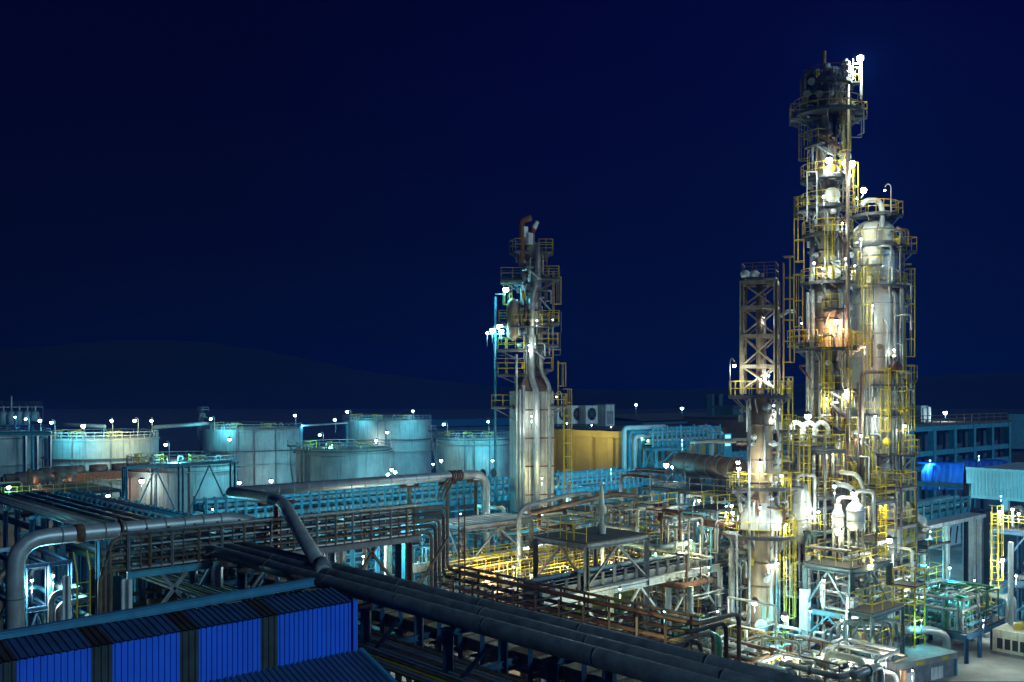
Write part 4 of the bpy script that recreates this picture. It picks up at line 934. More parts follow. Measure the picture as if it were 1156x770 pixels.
# lattice tower
rot = A_RIGHT - 21; la = av(rot); lb = av(rot + 90); lz0, lz1 = zC(440), zC(318)
cn = [cC + la * 1.22 * i + lb * 1.0 * j for i, j in ((-1, -1), (1, -1), (1, 1), (-1, 1))]
lv = [zC(y) for y in (440, 414, 380, 348, 320)]
for v in cn: MB().ibeam((v.x, v.y, lz0 - .3), (v.x, v.y, lz1), .24, .24).build('tower_post', 'tower_steel', C)
for z in lv[1:]:
    b = MB()
    for i in range(4): a, e = cn[i], cn[(i + 1) % 4]; b.bar((a.x, a.y, z), (e.x, e.y, z), .2, .26)
    b.build('tower_beam', 'tower_steel', C)
for z0, z1 in zip(lv, lv[1:]):
    b = MB()
    for i in range(4):
        a, e = cn[i], cn[(i + 1) % 4]
        b.bar((a.x, a.y, z0), (e.x, e.y, z1), .1); b.bar((e.x, e.y, z0), (a.x, a.y, z1), .1)
    b.build('tower_brace', 'tower_steel', C)
each(MB().tube([(cC.x, cC.y, lz0 - .3), (cC.x, cC.y, zC(309))], .3, 14).tube([(cC.x + .6, cC.y, lz0), (cC.x + .6, cC.y, lz1 - 1)], .12, 8), 'inner_pipe', 'rust_shell', C)
dk = MB().add([(v.x, v.y, lz1 + .14) for v in cn] + [(v.x, v.y, lz1 + .22) for v in cn], [(0, 1, 2, 3), (4, 5, 6, 7), (0, 1, 5, 4), (1, 2, 6, 5), (2, 3, 7, 6), (3, 0, 4, 7)]).build('platform', 'grating', C)
MB().rail([Vector((v.x, v.y, lz1 + .2)) for v in cn], 1.1, True, .8, toe=True).build('railing', 'brown_steel', dk)
b = MB(); p_ = cC + la * 1.75 - lb * .6; b.ladder((p_.x, p_.y, lz0), (p_.x, p_.y, lz1 + 1.2), lb, .5, .42, cage=la); b.build('ladder', 'yellow', C)
for y in (404, 385): side_deck(C, cC, A_RIGHT + 6, 1.5, 2.1, .3, zC(y) - (.0 if y == 404 else 0), h=.9) if False else None
b = MB(); q = cC + la * 1.5; b.tube([(q.x, q.y, zC(358)), (q.x + .3, q.y - .3, zC(352)), (q.x + .9, q.y - .6, zC(352))], .14, 8, .3); each(b, 'instrument_pipe', 'galvanised', C)
gs = MB().bar(W(881, dC, 475), W(881, dC, 436), .09).bar(W(881, dC, 436), W(891, dC, 436), .09).bar(W(891, dC, 436), W(891, dC, 457), .09).bar(W(881, dC, 412), W(876, dC, 404), .08).build('davit', 'galvanised', C)
ib = W(877, 71.6); MB().tube([(ib.x, ib.y, zC(555)), (ib.x, ib.y, zC(462))], .42, 16).build('parallel_vessel', 'cladding', C)
each(MB().tube([W(846, 68.6, z=0), W(846, 68.6, 460)], .09, 8).tube([W(832, 69, z=3), W(832, 69, 600)], .09, 8).tube([W(826, 69.5, z=0), W(826, 69.5, 618)], .22, 10), 'riser_pipe', 'galvanised', C)
for (px, py) in ((872, 690), (868, 560)):
    pass
mw = pol(cC, 1.2, A_NEAR - 12, zC(700)); n_ = av(A_NEAR - 12)
MB().tube([mw, mw + n_ * .5], .38, 20).tube([mw + n_ * .5, mw + n_ * .62], .46, 20).build('manway', 'white_paint', C)
# ================================================================ tallest column
dD = 76.0; cD = W(934, dD); zD = lambda y: zy(y, dD)
D = root('process_column', (cD.x, cD.y, 0), 'tallest brown-grey process column ringed with yellow railed platforms', 'column')
MB().lathe(cD.x, cD.y, [(1.2, 0), (1.2, zD(470)), (1.14, zD(464)), (1.1, zD(330)), (.95, zD(318)), (.92, zD(270)), (.8, zD(262)), (.66, zD(245)), (.86, zD(240)), (.84, zD(190)), (.75, zD(186)), (.75, zD(128)), (.9, zD(120)), (.9, zD(98)), (.6, zD(92)), (.1, zD(88)), (.01, zD(88))], 32).build('shell', 'weathered_clad', D)
for y in (165, 188, 250, 285, 300, 340, 362, 410, 440, 500, 530): 
    r = .78 if y < 190 else .95 if y < 320 else 1.14
    MB().lathe(cD.x, cD.y, [(r - .1, zD(y)), (r + .05, zD(y)), (r + .05, zD(y) + .14), (r - .1, zD(y) + .14)], 28).build('insulation_band', 'brown_steel', D)
for (y, r1, a0, a1, hm) in ((97, 1.9, 60, 330, 'rust'), (132, 2.7, 120, 360, 'yellow'), (205, 2.1, 90, 350, 'yellow'), (237, 2.1, 90, 340, 'yellow'), (268, 2.0, 90, 320, 'yellow'), (322, 2.1, 110, 340, 'yellow'), (396, 2.5, 90, 345, 'yellow'), (488, 2.3, 90, 330, 'yellow'), (540, 2.3, 90, 330, 'yellow')):
    deck(D, cD, .8, r1, zD(y), a0, a1, rail_mat=hm, brackets=4)
side_deck(D, cD, A_LEFT - 12, .7, 2.9, .9, zD(135)); side_deck(D, cD, A_RIGHT + 6, .7, 3.0, .8, zD(134), drop=1.2); side_deck(D, cD, A_LEFT - 8, .7, 2.4, .8, zD(240)); side_deck(D, cD, A_LEFT - 4, .9, 3.0, .9, zD(390)); side_deck(D, cD, A_RIGHT, .9, 2.7, .8, zD(392)); side_deck(D, cD, A_LEFT, 1.0, 3.2, 1.2, zD(496)); side_deck(D, cD, A_RIGHT, .6, 2.3, .8, zD(97))
for (a, r, y0, y1) in ((A_LEFT - 34, 1.5, 205, 135), (A_LEFT - 20, 1.8, 322, 240), (A_LEFT - 30, 1.9, 396, 322), (A_NEAR + 22, 1.9, 488, 396), (A_NEAR + 25, 1.9, 540, 488), (A_NEAR + 30, 1.9, 640, 540), (A_RIGHT - 30, 1.6, 268, 205), (A_NEAR - 14, 1.7, 322, 268), (A_NEAR + 26, 1.6, 205, 135), (A_NEAR - 20, 1.9, 488, 396)): side_ladder(D, cD, r, a, zD(y0), zD(y1) + 1.1)
QD = lambda px, py, dd=0: W(px, dD + dd, py)
MB().tube([QD(957, 640, -2), QD(957, 96, -2)], .16, 10).build('tall_riser', 'rust_shell', D)
each(MB().tube([QD(917, 560, -.5), QD(917, 258, -.5)], .2, 10).tube([QD(912, 560, -.6), QD(912, 330, -.6)], .16, 10), 'riser_pipe', 'galvanised', D)
each(MB().tube([QD(949, 480, -1.4), QD(949, 330, -1.4), QD(945, 322, -1), QD(945, 210, -1)], .17, 10, .5).tube([QD(953, 470, -1.2), QD(953, 335, -1.2)], .14, 10), 'riser_pipe', 'silver', D)
MB().tube([QD(930, 90, 0), QD(928, 82, 0), QD(916, 82, 0), QD(907, 90, 0), QD(908, 112, 0), QD(922, 116, 0)], .3, 14, .7).build('vapour_pipe', 'rust_shell', D)
each(MB().tube([QD(930, 84, -.4), QD(930, 58, -.4)], .18, 10).tube([QD(922, 200, -1.2), QD(922, 140, -1.2)], .1, 8).tube([QD(943, 185, -.8), QD(943, 130, -.8)], .13, 8), 'vent_stack', 'rust_shell', D)
MB().tube([QD(933, 72, -.8), QD(933, 88, -.8), QD(938, 93, -.8), QD(952, 93, -.8), QD(956, 88, -.8), QD(956, 74, -.8), QD(955, 70, -.8)], .3, 14, .7).tube([QD(948, 80, -.6), QD(950, 72, -.6), QD(956, 67, -.6)], .14, 8, .4).build('relief_loop', 'silver', D)
for px, py in ((911, 106), (925, 106), (944, 80), (916, 92), (948, 108)): each(MB().tube([QD(px, py, -1.3), QD(px, py, -.6)], .3, 12), 'instrument', 'galvanised', D)
for y in (208 - 10, 224): 
    m_ = pol(cD, .8, A_NEAR - 2, zD(y)); n_ = av(A_NEAR - 2)
    MB().tube([m_, m_ + n_ * .45], .5, 20).tube([m_ + n_ * .45, m_ + n_ * .56], .62, 20).build('manway', 'white_paint', D)
m_ = pol(cD, .9, A_NEAR, zD(310)); MB().tube([m_, m_ + av(A_NEAR) * .5], .45, 18).tube([m_ + av(A_NEAR) * .5, m_ + av(A_NEAR) * .6], .56, 18).build('manway', 'white_paint', D)
b = MB(); b.bar(QD(911, 250, -1.4), QD(911, 194, -1.4), .09).bar(QD(911, 194, -1.4), QD(922, 194, -1.4), .08).bar(QD(922, 247, -1.6), QD(922, 194, -1.6), .08).bar(QD(975, 150, -1), QD(968, 153, -1), .08).bar(QD(975, 118, -1), QD(975, 150, -1), .09).build('davit', 'galvanised', D)
b = MB(); b.bar(QD(972, 112, -.5), QD(972, 68, -.5), .16).bar(QD(972, 72, -.5), QD(965, 72, -.5), .1).bar(QD(963, 90, -.5), QD(963, 66, -.5), .08).build('lamp_bracket_pole', 'galvanised', D)
# ================================================================ broad silver column
dE = 79.5; cE = W(987, dE); zE = lambda y: zy(y, dE)
E = root('process_column', (cE.x, cE.y, 0), 'broad silver-clad process column with domed top beside the tallest one', 'column')
prof = [(2.0, 0), (2.0, zE(338)), (1.8, zE(330)), (1.8, zE(268))]
for k in range(1, 9): t = k / 8 * PI / 2; prof.append((max(1.8 * math.cos(t), .01), zE(268) + 1.5 * math.sin(t)))
MB().lathe(cE.x, cE.y, prof, 40).build('shell', 'cladding', E)
for q, y in enumerate((262, 276, 292, 310, 345, 378, 405, 440, 470, 500, 540, 570)): MB().lathe(cE.x, cE.y, [((1.8 if y < 332 else 2.0) + k, zE(y) + j) for k, j in ((-.02, 0), (.035, 0), (.035, .1), (-.02, .1))], 36).build('cladding_band', 'galvanised', E)
for (dang, y, m) in ((-42, 600, 'silver'), (-30, 560, 'galvanised'), (24, 560, 'galvanised'), (52, 590, 'silver'), (64, 600, 'galvanised')):
    a = A_NEAR + dang; each(MB().tube([pol(cE, 2.22, a, zE(y)), pol(cE, 2.22, a, zE(346 - abs(dang) * .4)), pol(cE, 1.9, a, zE(338 - abs(dang) * .4))], .09 if m == 'galvanised' else .13, 10, .4), 'riser_pipe', m, E)
MB().tube([W(972, dE - 1.5, 232), W(978, dE - 1.5, 226), W(992, dE - 1.5, 226), W(996, dE - 1.5, 236), W(996, dE - 1.5, 300)], .22, 12, .9).build('top_loop_pipe', 'silver', E)
MB().lathe(cE.x, cE.y, [(.5, zE(249)), (.5, zE(244)), (.75, zE(243.9)), (.75, zE(242)), (.01, zE(242))], 18).build('top_nozzle', 'white_paint', E)
deck(E, cE, .6, 1.95, zE(246), 100, 340, brackets=4); deck(E, cE, 1.8, 2.5, zE(281), 110, 340, brackets=5); deck(E, cE, 1.8, 2.6, zE(327), 140, 345, brackets=5)
side_deck(E, cE, A_RIGHT + 4, .8, 2.0, 1.1, zE(246)); side_deck(E, cE, A_RIGHT + 6, 1.7, 3.1, 1.3, zE(286), drop=.9); side_deck(E, cE, A_RIGHT + 4, 1.7, 2.9, 1.1, zE(327), drop=.8); side_deck(E, cE, A_RIGHT + 8, 1.9, 3.1, 1.4, zE(430), drop=1.2); side_deck(E, cE, A_RIGHT + 6, 1.9, 3.1, 1.7, zE(512), drop=1); side_deck(E, cE, A_NEAR + 20, 1.9, 3.4, 1.5, zE(512))
side_deck(E, cE, A_NEAR - 10, 1.9, 2.9, 1.5, zE(470)); side_deck(E, cE, A_NEAR + 34, 1.9, 2.9, 1.0, zE(545)); deck(E, cE, 2.0, 2.8, zE(585), 130, 350, brackets=5); side_deck(E, cE, A_NEAR - 30, 1.7, 2.6, .9, zE(304)); side_deck(D, cD, A_NEAR - 6, 1.1, 2.4, .9, zD(442)); side_deck(D, cD, A_NEAR + 8, .9, 2.1, .8, zD(352)); deck(D, cD, 1.1, 2.2, zD(578), 90, 340, brackets=4); side_deck(D, cD, A_LEFT + 30, .7, 1.9, .8, zD(168)); side_deck(E, cE, A_NEAR - 24, 1.9, 3.0, 1.6, zE(556)); side_deck(E, cE, A_NEAR + 6, 1.9, 3.0, 1.3, zE(436))
for (a, r, y0, y1) in ((A_RIGHT - 14, 2.4, 430, 327), (A_RIGHT - 12, 2.4, 512, 430), (A_RIGHT - 14, 2.4, 640, 512), (A_RIGHT - 20, 2.1, 327, 286), (A_NEAR - 4, 2.5, 512, 436), (A_NEAR - 30, 2.6, 640, 512), (A_NEAR - 34, 2.3, 436, 327), (A_NEAR + 30, 2.5, 512, 440)): side_ladder(E, cE, r, a, zE(y0), zE(y1) + 1.1)
each(MB().tube([W(973, 76.3, 600), W(973, 76.3, 420), W(1002, 76.8, 420)], .15, 10, .5).tube([W(968, 76.2, 560), W(968, 76.2, 432)], .1, 8), 'instrument_pipe', 'rust_shell', E)
m_ = pol(cE, 2.0, A_NEAR + 24, zE(416)); MB().tube([m_, m_ + av(A_NEAR + 24) * .4], .4, 16).tube([m_ + av(A_NEAR + 24) * .4, m_ + av(A_NEAR + 24) * .5], .5, 16).build('manway', 'rust', E)
m_ = W(1001, 76.2, 499); MB().ball(m_, .36, 14).build('manway', 'yellow', E)
b = MB().box(-.1, .1, -.1, .1, 0, .1) if False else None
rD = lambda z: .78 if z > zD(186) else .95 if z > zD(318) else 1.14
trim(D, cD, rD, zD(560), zD(140), 120, 6); trim(D, cD, lambda z: .9, zD(128), zD(84), 44, 9, A_NEAR - 150, A_NEAR + 150)
trim(E, cE, lambda z: 1.82 if z > zE(332) else 2.02, zE(600), zE(262), 95, 7); trim(C, cC, lambda z: .94 if z > zC(566) else 1.24, 1, zC(452), 70, 8)
for k in range(9):
    a = A_NEAR - 75 + k * 17; MB().tube([pol(cD, 1.5, a, zD(600)), pol(cD, 1.5, a, zD(470 - 20 * (k % 4)))], .05 + .03 * (k % 3), 8).build('riser_pipe', ['galvanised', 'rust_shell', 'silver'][k % 3], D)
# ================================================================ equipment clustered between the columns
def drum(px, d, y0, y1, r, m, label, extra='silver', group=None, name='process_drum'):
    c = W(px, d); z0, z1 = zy(y1, d), zy(y0, d)
    R = root(name, (c.x, c.y, z0), label, 'vessel', group)
    MB().lathe(c.x, c.y, [(.05, z0 + .02), (r * .7, z0 + .1), (r, z0 + .35), (r, z1 - .4), (r * .75, z1 - .12), (.25, z1), (.25, z1 + .3), (.01, z1 + .3)], 24).build('shell', m, R)
    b = MB()
    for f_ in (.3, .7): z = z0 + (z1 - z0) * f_; b.lathe(c.x, c.y, [(r, z), (r + .05, z), (r + .05, z + .12), (r, z + .12)], 24)
    each(b, 'band', extra, R)
    MB().tube([(c.x, c.y, z1), (c.x, c.y, z1 + .8), (c.x + .9, c.y - .9, z1 + .8), (c.x + .9, c.y - .9, z0)], .14, 10, .35).build('outlet_pipe', extra, R)
    b = MB()
    for k in range(4): q = pol(c, r * .8, 45 + 90 * k, 0); b.bar((q.x, q.y, max(0, z0 - 3)), (q.x, q.y, z0 + .5), .14)
    b.build('leg', 'grey_steel', R)
    return R
drum(966, 68.5, 567, 600, .62, 'white_paint', 'white gleaming upright drum in front of the twin columns')
drum(900, 71, 548, 615, .68, 'cladding', 'pale tall drum left of the tallest column base')
drum(946, 69, 574, 606, .42, 'white_paint', 'small white upright drum left of the gleaming drum')
drum(912, 72, 505, 540, .5, 'grey_steel', 'dark upright drum on the side platform left of the tallest column')
# side platform with three hooked vents left of tallest column
c = W(908, 73.5); z = zy(505, 73.5)
R = frame('steelwork', 'slim steel tower with yellow railed top left of the tallest column', c.x - 1.7, c.x + 1.6, c.y - 1.5, c.y + 1.5, 0, (3.4, 7.2, 11.2, z), 'grey_steel', post=.2, deckz=(11.2, z), rails='swen', brace=((7.3, 11.0),))
for k in range(3):
    q = c + av(A_RIGHT) * (-1.1 + k * .95); pipe([(q.x, q.y, z + .2), (q.x, q.y, z + 1.6), (q.x + .3, q.y - .28, z + 2.0), (q.x + .75, q.y - .68, z + 1.7), (q.x + .8, q.y - .74, z + 1.0)], .17, 'white_paint', 'white hooked vent pipe on the slim tower top', 'pipe', 'hooked vents on the slim tower', .35, 12)
pipe([W(900, 72, 545), W(908, 71, 552), W(911, 71, 570), W(911, 71, 625)], .36, 'silver', 'silver elbow pipe dropping left of the tallest column', 'pipe', None, .9, 16)
pipe([W(872, 72, 578), W(905, 72, 573), W(916, 73, 560)], .34, 'white_paint', 'white sloping pipe linking the tan column to the tallest one', 'pipe', None, .8, 16)
pipe([W(940, 71, 545), W(962, 70, 550), W(966, 69, 562)], .2, 'silver', 'silver curved pipe entering the gleaming white drum from above', 'pipe', None, .7, 12)
pipe([W(948, 71, 533), W(968, 70, 535), W(975, 70, 552), W(974, 70, 600)], .16, 'cream', 'cream curved pipe right of the gleaming white drum', 'pipe', None, .7, 12)
pipe([W(830, 70, 622), W(866, 71, 623), W(866, 71, 660)], .2, 'cream', 'cream elbow pipe left of the tan column lower shell', 'pipe', None, .5, 12)
for (px, d_, w, l, lv, lb) in ((925, 72.5, 1.5, 1.3, (9.0, 12.2, 15.6), 'slim yellow railed stair tower in front of the tallest column'), (985, 74, 1.6, 1.1, (8.6, 11.6), 'short yellow railed access tower in front of the broad column'), (1008, 76, 1.3, 1.3, (6.5, 9.5, 12.5), 'yellow railed access tower at the right foot of the broad column')):
    q = W(px, d_); R = frame('access_tower', lb, q.x - w, q.x + w, q.y - l, q.y + l, 0, lv, 'grey_steel', 'access tower', post=.16, deckz=lv, rails='swen', beam_h=.2)
    MB().ladder((q.x - w - .3, q.y, 0), (q.x - w - .3, q.y, lv[-1] + 1.1), (0, 1, 0), .5, .42, cage=(-1, 0, 0)).build('ladder', 'yellow', R)
# ================================================================ braced steel base of the twin columns
xF, yF = 62.0, 32.8
frame('steelwork', 'big braced base frame with white cased legs under the twin columns', xF, 67.6, yF, 36.4, 0, (2.4, 4.4, 7.6), 'plant_steel', brace=((4.6, 7.4), (2.5, 4.2)), post=.36, deckz=(7.6,), rails='swen', low_mat='white_paint', low_z=5.9, beam_h=.34)
frame('steelwork', 'lower railed wing deck in front of the big braced base frame', 61.2, 65.6, 30.9, 32.55, 0, (2.4, 4.95), 'plant_steel', brace=((2.6, 4.8),), post=.26, deckz=(2.4, 4.95), rails='swen', beam_h=.3)
frame('steelwork', 'teal railed deck ring around the feet of the twin columns', 63.5, 77, 36.8, 45, 0, (5.0, 9.6), 'plant_steel', nx=2, ny=1, brace=((5.2, 9.4),), post=.32, deckz=(9.6,), rails='swen', beam_h=.34)
for k in range(4):
    pipe([(60.5, 34 - k * .5, 0), (60.5, 34 - k * .5, 3.6 + .3 * k), (63.4, 31.5 - k * .4, 3.6 + .3 * k), (63.4, 31.5 - k * .4, 0)], .12, 'plant_steel' if k % 2 else 'galvanised', 'small hoop pipe at the front of the braced base frame', 'pipe', 'hoop pipes at the base frame', .4, 10)
jungle(34, 62.4, 67.2, 33.1, 36, 0, 6.6, ['galvanised', 'silver', 'white_paint', 'plant_steel', 'cream', 'rust'], 'inside the base frame', 'pipes inside the braced base frame', seed=41, rmin=.04, rmax=.11)
jungle(60, 62, 75, 36.6, 44, 5, 15, ['galvanised', 'silver', 'white_paint', 'tan_shell', 'cream', 'rust'], 'among the twin column feet', 'pipes among the twin column feet', seed=42, rmin=.04, rmax=.14)
jungle(60, 52, 61, 28, 40, 0, 3.2, ['galvanised', 'silver', 'white_paint', 'cream', 'rust', 'brown_steel', 'grey_steel'], 'at the foot of the tan column', 'pipes at the tan column foot', seed=43, rmin=.05, rmax=.16)
jungle(80, 53, 66, 40, 56, 0, 10.5, ['galvanised', 'silver', 'white_paint', 'plant_steel', 'rust', 'brown_steel', 'cream'], 'left of the tan column', 'pipes left of the tan column', seed=44, rmin=.04, rmax=.16)
jungle(50, 60, 78, 50, 66, 1, 12, ['galvanised', 'silver', 'plant_steel', 'blue_steel', 'white_paint', 'grey_steel'], 'below the bronze drum', 'pipes below the bronze drum', seed=45, rmin=.07, rmax=.22)
frame('steelwork', 'teal edged railed deck of valves left of the tan column', 55.2, 60.4, 45.3, 50, 0, (4.2, 8.3), 'plant_steel', post=.3, deckz=(8.3,), rails='swen', beam_h=.34)
frame('steelwork', 'pale open frame of pipes behind the valve deck', 57, 66, 51, 56, 0, (4.4, 7.6, 10.2), 'galvanised', nx=2, post=.24, brace=((7.7, 10.0),), deckz=(10.2,), rails='sw')
for k in range(6):
    q = Vector((55.7 + k * .85, 45.9 + (k % 3) * 1.3, 8.55)); v = root('control_valve', q, 'small red and yellow control valve on the valve deck', 'valve', 'control valves on the valve deck')
    MB().tube([(q.x - .4, q.y, q.z + .5), (q.x + .4, q.y, q.z + .5)], .14, 10).tube([(q.x, q.y, q.z), (q.x, q.y, q.z + 1.0)], .08, 8).build('body', 'galvanised', v); MB().lathe(q.x, q.y, [(.01, q.z + 1.0), (.3, q.z + 1.05), (.3, q.z + 1.2), (.01, q.z + 1.4)], 12).build('actuator', 'yellow' if k % 2 else 'red_steel', v)
jungle(120, 61.5, 76, 33, 46, 0, 9, ['galvanised', 'silver', 'plant_steel', 'cream', 'rust', 'white_paint'], 'round the twin column base', 'pipes round the twin column base', seed=51, rmin=.03, rmax=.09)
jungle(90, 54, 59.4, 41.5, 52, 4, 11.5, ['galvanised', 'silver', 'teal_steel', 'rust', 'cream', 'brown_steel'], 'beside the valve deck', 'pipes beside the valve deck', seed=52, rmin=.03, rmax=.09)
jungle(80, 44, 66, 57, 72, 0, 9, ['galvanised', 'teal_steel', 'grey_steel', 'silver'], 'among the teal open frames', 'pipes among the teal open frames', seed=53, rmin=.04, rmax=.12)
jungle(60, 66, 74, 46, 58, 2, 13, ['galvanised', 'silver', 'teal_steel', 'rust'], 'behind the tan column', 'pipes behind the tan column', seed=54, rmin=.04, rmax=.12)
for (px, d_, lv, lb) in ((893, 74, (5.5, 8.5), 'low railed access platform between the tan and tallest columns'), (948, 80, (13.5, 16.5), 'narrow railed platform in the gap between the twin columns'), (808, 76, (6.2, 10.8), 'railed pump platform under the bronze drum right end'), (1040, 82, (4.0, 7.0), 'railed platform right of the broad column foot'), (772, 72, (3.4, 6.4), 'railed platform of small pipes left of the valve deck')):
    q = W(px, d_); frame('access_tower', lb, q.x - 1.6, q.x + 1.6, q.y - 1.3, q.y + 1.3, 0, lv, 'plant_steel', 'access tower', post=.16, deckz=lv, rails='swen', beam_h=.2)
# bronze horizontal drum on its platform
a = W(770, 88); bq = W(832, 80); zv = zy(523, 87)
dv = root('bronze_drum', ((a.x + bq.x) / 2, (a.y + bq.y) / 2, zv - 2), 'bronze lagged horizontal drum lying on a grey platform', 'vessel')
t_ = (bq - a).normalized(); A0 = Vector((a.x, a.y, zv)); A1 = Vector((bq.x, bq.y, zv))
MB().tube([A0 - t_ * .5, A0 - t_ * .2], .65, 20).tube([A0 - t_ * .2, A1 + t_ * .2], .95, 28).tube([A1 + t_ * .2, A1 + t_ * .5], .65, 20).build('shell', 'rust_shell', dv)
b = MB()
for k in range(6): q = A0.lerp(A1, k / 5); b.tube([q - t_ * .06, q + t_ * .06], .98, 28)
each(b, 'band', 'galvanised', dv)
b = MB()
for k in (.2, .8): q = A0.lerp(A1, k); b.bar(q + Vector((0, 0, -1.9)), q + Vector((0, 0, -.7)), .4, 1.3)
each(b, 'saddle', 'grey_steel', dv)
MB().tube([A0.lerp(A1, .2) + Vector((0, 0, .8)), A0.lerp(A1, .2) + Vector((0, 0, 2.0)), W(790, 84, zy(498, 84)) if False else W(788, 84, 499), W(848, 77, 497)], .22, 12, .7).build('top_pipe', 'silver', dv)
MB().tube([A0.lerp(A1, .7) + Vector((-.3, .3, .8)), A0.lerp(A1, .72) + Vector((0, 0, 1.3)), A0.lerp(A1, .8) + Vector((0, 0, .8))], .1, 8, .4).build('hoop', 'galvanised', dv)
frame('steelwork', 'grey platform on teal posts carrying the bronze drum', min(a.x, bq.x) - 1, max(a.x, bq.x) + 2.5, min(a.y, bq.y) - 2.2, max(a.y, bq.y) + 1.2, 0, (5.2, zv - 2.2), 'plant_steel', nx=2, ny=3, brace=((5.4, zv - 2.5),), deckz=(zv - 2.2,), rails='swe', rail_mat='galvanised', post=.3)
# ================================================================ right-hand yard
def G(px, d): return W(px, d)
qa = W(1022, 150, z=0); 
zt = zy(481, 150); rbx = W(1079, 152)
rt_ = root('building', (rbx.x, rbx.y, 0), 'long dark teal open steel building with three tiers of bays at the right', 'building')
xL, xR = XonY(1000, rbx.y), XonY(1137, rbx.y); yb = rbx.y
tiers = [zt, zy(508, 150), zy(524, 150), 0.0]
MB().box(xL, xR, yb + 1.2, yb + 14, 0, zt - .3).build('rear_wall', 'slate_wall', rt_)
MB().box(xL - .4, xR + .4, yb - .6, yb + 14, zt + .2, zt + .55).build('roof', 'roof_felt', rt_)
for k in range(7):
    x = xL + (xR - xL) * k / 6; MB().box(x - .45, x + .45, yb - .5, yb + .4, 0, zt + .19).build('column', 'teal_steel', rt_)
for z in tiers[:3]: MB().box(xL, xR, yb - .42, yb + .3, z - .6, z + .18).build('beam', 'teal_steel', rt_)
for k in range(6):
    x = xL + (xR - xL) * k / 6; w = (xR - xL) / 6; wb_ = MB()
    for j in range(3): wb_.box(x + w * (.2 + .22 * j), x + w * (.36 + .22 * j), yb + 1.0, yb + 1.19, zt - 5.0 if False else tiers[1] + .8, zt - 1.0)
    wb_.build('louvre_window', 'opening', rt_)
    MB().bar((x + .5, yb + .5, tiers[2]), (x + w / 2, yb + .5, tiers[1] - .5), .25).build('brace', 'teal_steel', rt_)
MB().rail([(xL, yb, zt + .55), (xR, yb, zt + .55)], 1.2, step=3, w=.12).build('railing', 'brown_steel', rt_)
for px, w, h, lb in ((1035, 1.3, 2.6, 'pale cabinet box on the roof of the teal open building'), (1046, .5, 2.4, 'curved grey cowl vent on the roof of the teal open building')):
    q = W(px, 156); o = MB().box(q.x - w, q.x + w, q.y - w, q.y + w, zt + .56, zt + .56 + h).box(q.x - w * .6, q.x + w * .6, q.y - w * 1.1, q.y + w * 1.1, zt + .8, zt + .4 + h * .9).build('roof_cabinet' if w > 1 else 'roof_vent', 'canopy_sheet'); tag(o, lb, 'cabinet' if w > 1 else 'vent')
for k, (p0, p1, yy0, yy1, d) in enumerate(((1018, 1036, 532, 560, 128), (1040, 1088, 524, 553, 132), (1089, 1140, 521, 532, 138))):
    A_, B_ = W(p0, d), W(p1, d); tz0, tz1 = max(0, zy(yy1, d)), zy(yy0, d); tb = MB(); n = 24
    vs = []
    for i in range(n + 1):
        q = A_.lerp(B_, i / n); off = .25 * math.sin(i * 1.7 + k); e = -av(A_FAR) * off
        vs += [(q.x + e.x, q.y + e.y, tz0), (q.x - e.x * .5, q.y - e.y * .5, tz1 + .12 * math.sin(i * .9)), (q.x + CD * 3, q.y + CU * 3, tz1 + .1)]
    tb.add(vs, [(i * 3 + j, i * 3 + 3 + j, i * 3 + 4 + j, i * 3 + 1 + j) for i in range(n) for j in range(2)], True)
    o = tb.build('tarpaulin', 'tarp_blue'); tag(o, ['bright blue tarpaulin heap behind the right rack', 'wide blue tarpaulin screen below the teal open building', 'far blue sheeting strip above the pale canopy'][k], 'tarpaulin')
# pale canopy at the right edge
dQ = 112; c0 = W(1091, dQ); zq0, zq1 = zy(559, dQ), zy(530, dQ)
cp = root('canopy_building', (c0.x + 6, c0.y - 6, 0), 'pale sheeted canopy building at the right edge of the yard', 'building')
L1 = W(1215, dX(1215, c0.x))
sh_ = MB(); n = 60
for i in range(n):
    a, e = c0.lerp(L1, i / n), c0.lerp(L1, (i + 1) / n); o = .05 if i % 2 else 0
    sh_.add([(a.x - o, a.y - o, zq0), (e.x - o, e.y - o, zq0), (e.x - o, e.y - o, zq1), (a.x - o, a.y - o, zq1)], [(0, 1, 2, 3)])
sh_.build('fascia_sheet', 'canopy_sheet', cp)
MB().bar((c0.x, c0.y, zq1 + .15), (L1.x, L1.y, zq1 + .15), .5, .3).build('gutter', 'canopy_sheet', cp); MB().bar((c0.x, c0.y, zq0 - .1), (L1.x, L1.y, zq0 - .1), .3, .3).build('eave_beam', 'canopy_sheet', cp)
bk = Vector((16, 0, 0))
MB().add([(c0.x, c0.y, zq1), (L1.x, L1.y, zq1), (L1.x + bk.x, L1.y + bk.y, zq1 + .1), (c0.x + bk.x, c0.y + bk.y, zq1 + .1)], [(0, 1, 2, 3)]).build('roof', 'canopy_sheet', cp)
MB().add([(c0.x, c0.y, zq0), (c0.x + bk.x, c0.y + bk.y, zq0), (c0.x + bk.x, c0.y + bk.y, zq1 + .05), (c0.x, c0.y, zq1 - .05)], [(0, 1, 2, 3)]).build('side_sheet', 'canopy_sheet', cp)
for f_ in (0, .38, .8): q = c0.lerp(L1, f_); MB().box(q.x - .3, q.x + .3, q.y - .3, q.y + .3, 0, zq0 - .25).build('post', 'canopy_sheet', cp)
q0, q1 = c0 + Vector((6, 0, 0)), L1 + Vector((6, 0, 0)); MB().add([(q0.x, q0.y, 0), (q1.x, q1.y, 0), (q1.x, q1.y, zq0 + .5), (q0.x, q0.y, zq0 + .5)], [(0, 1, 2, 3)]).build('rear_wall', 'slate_wall', cp)
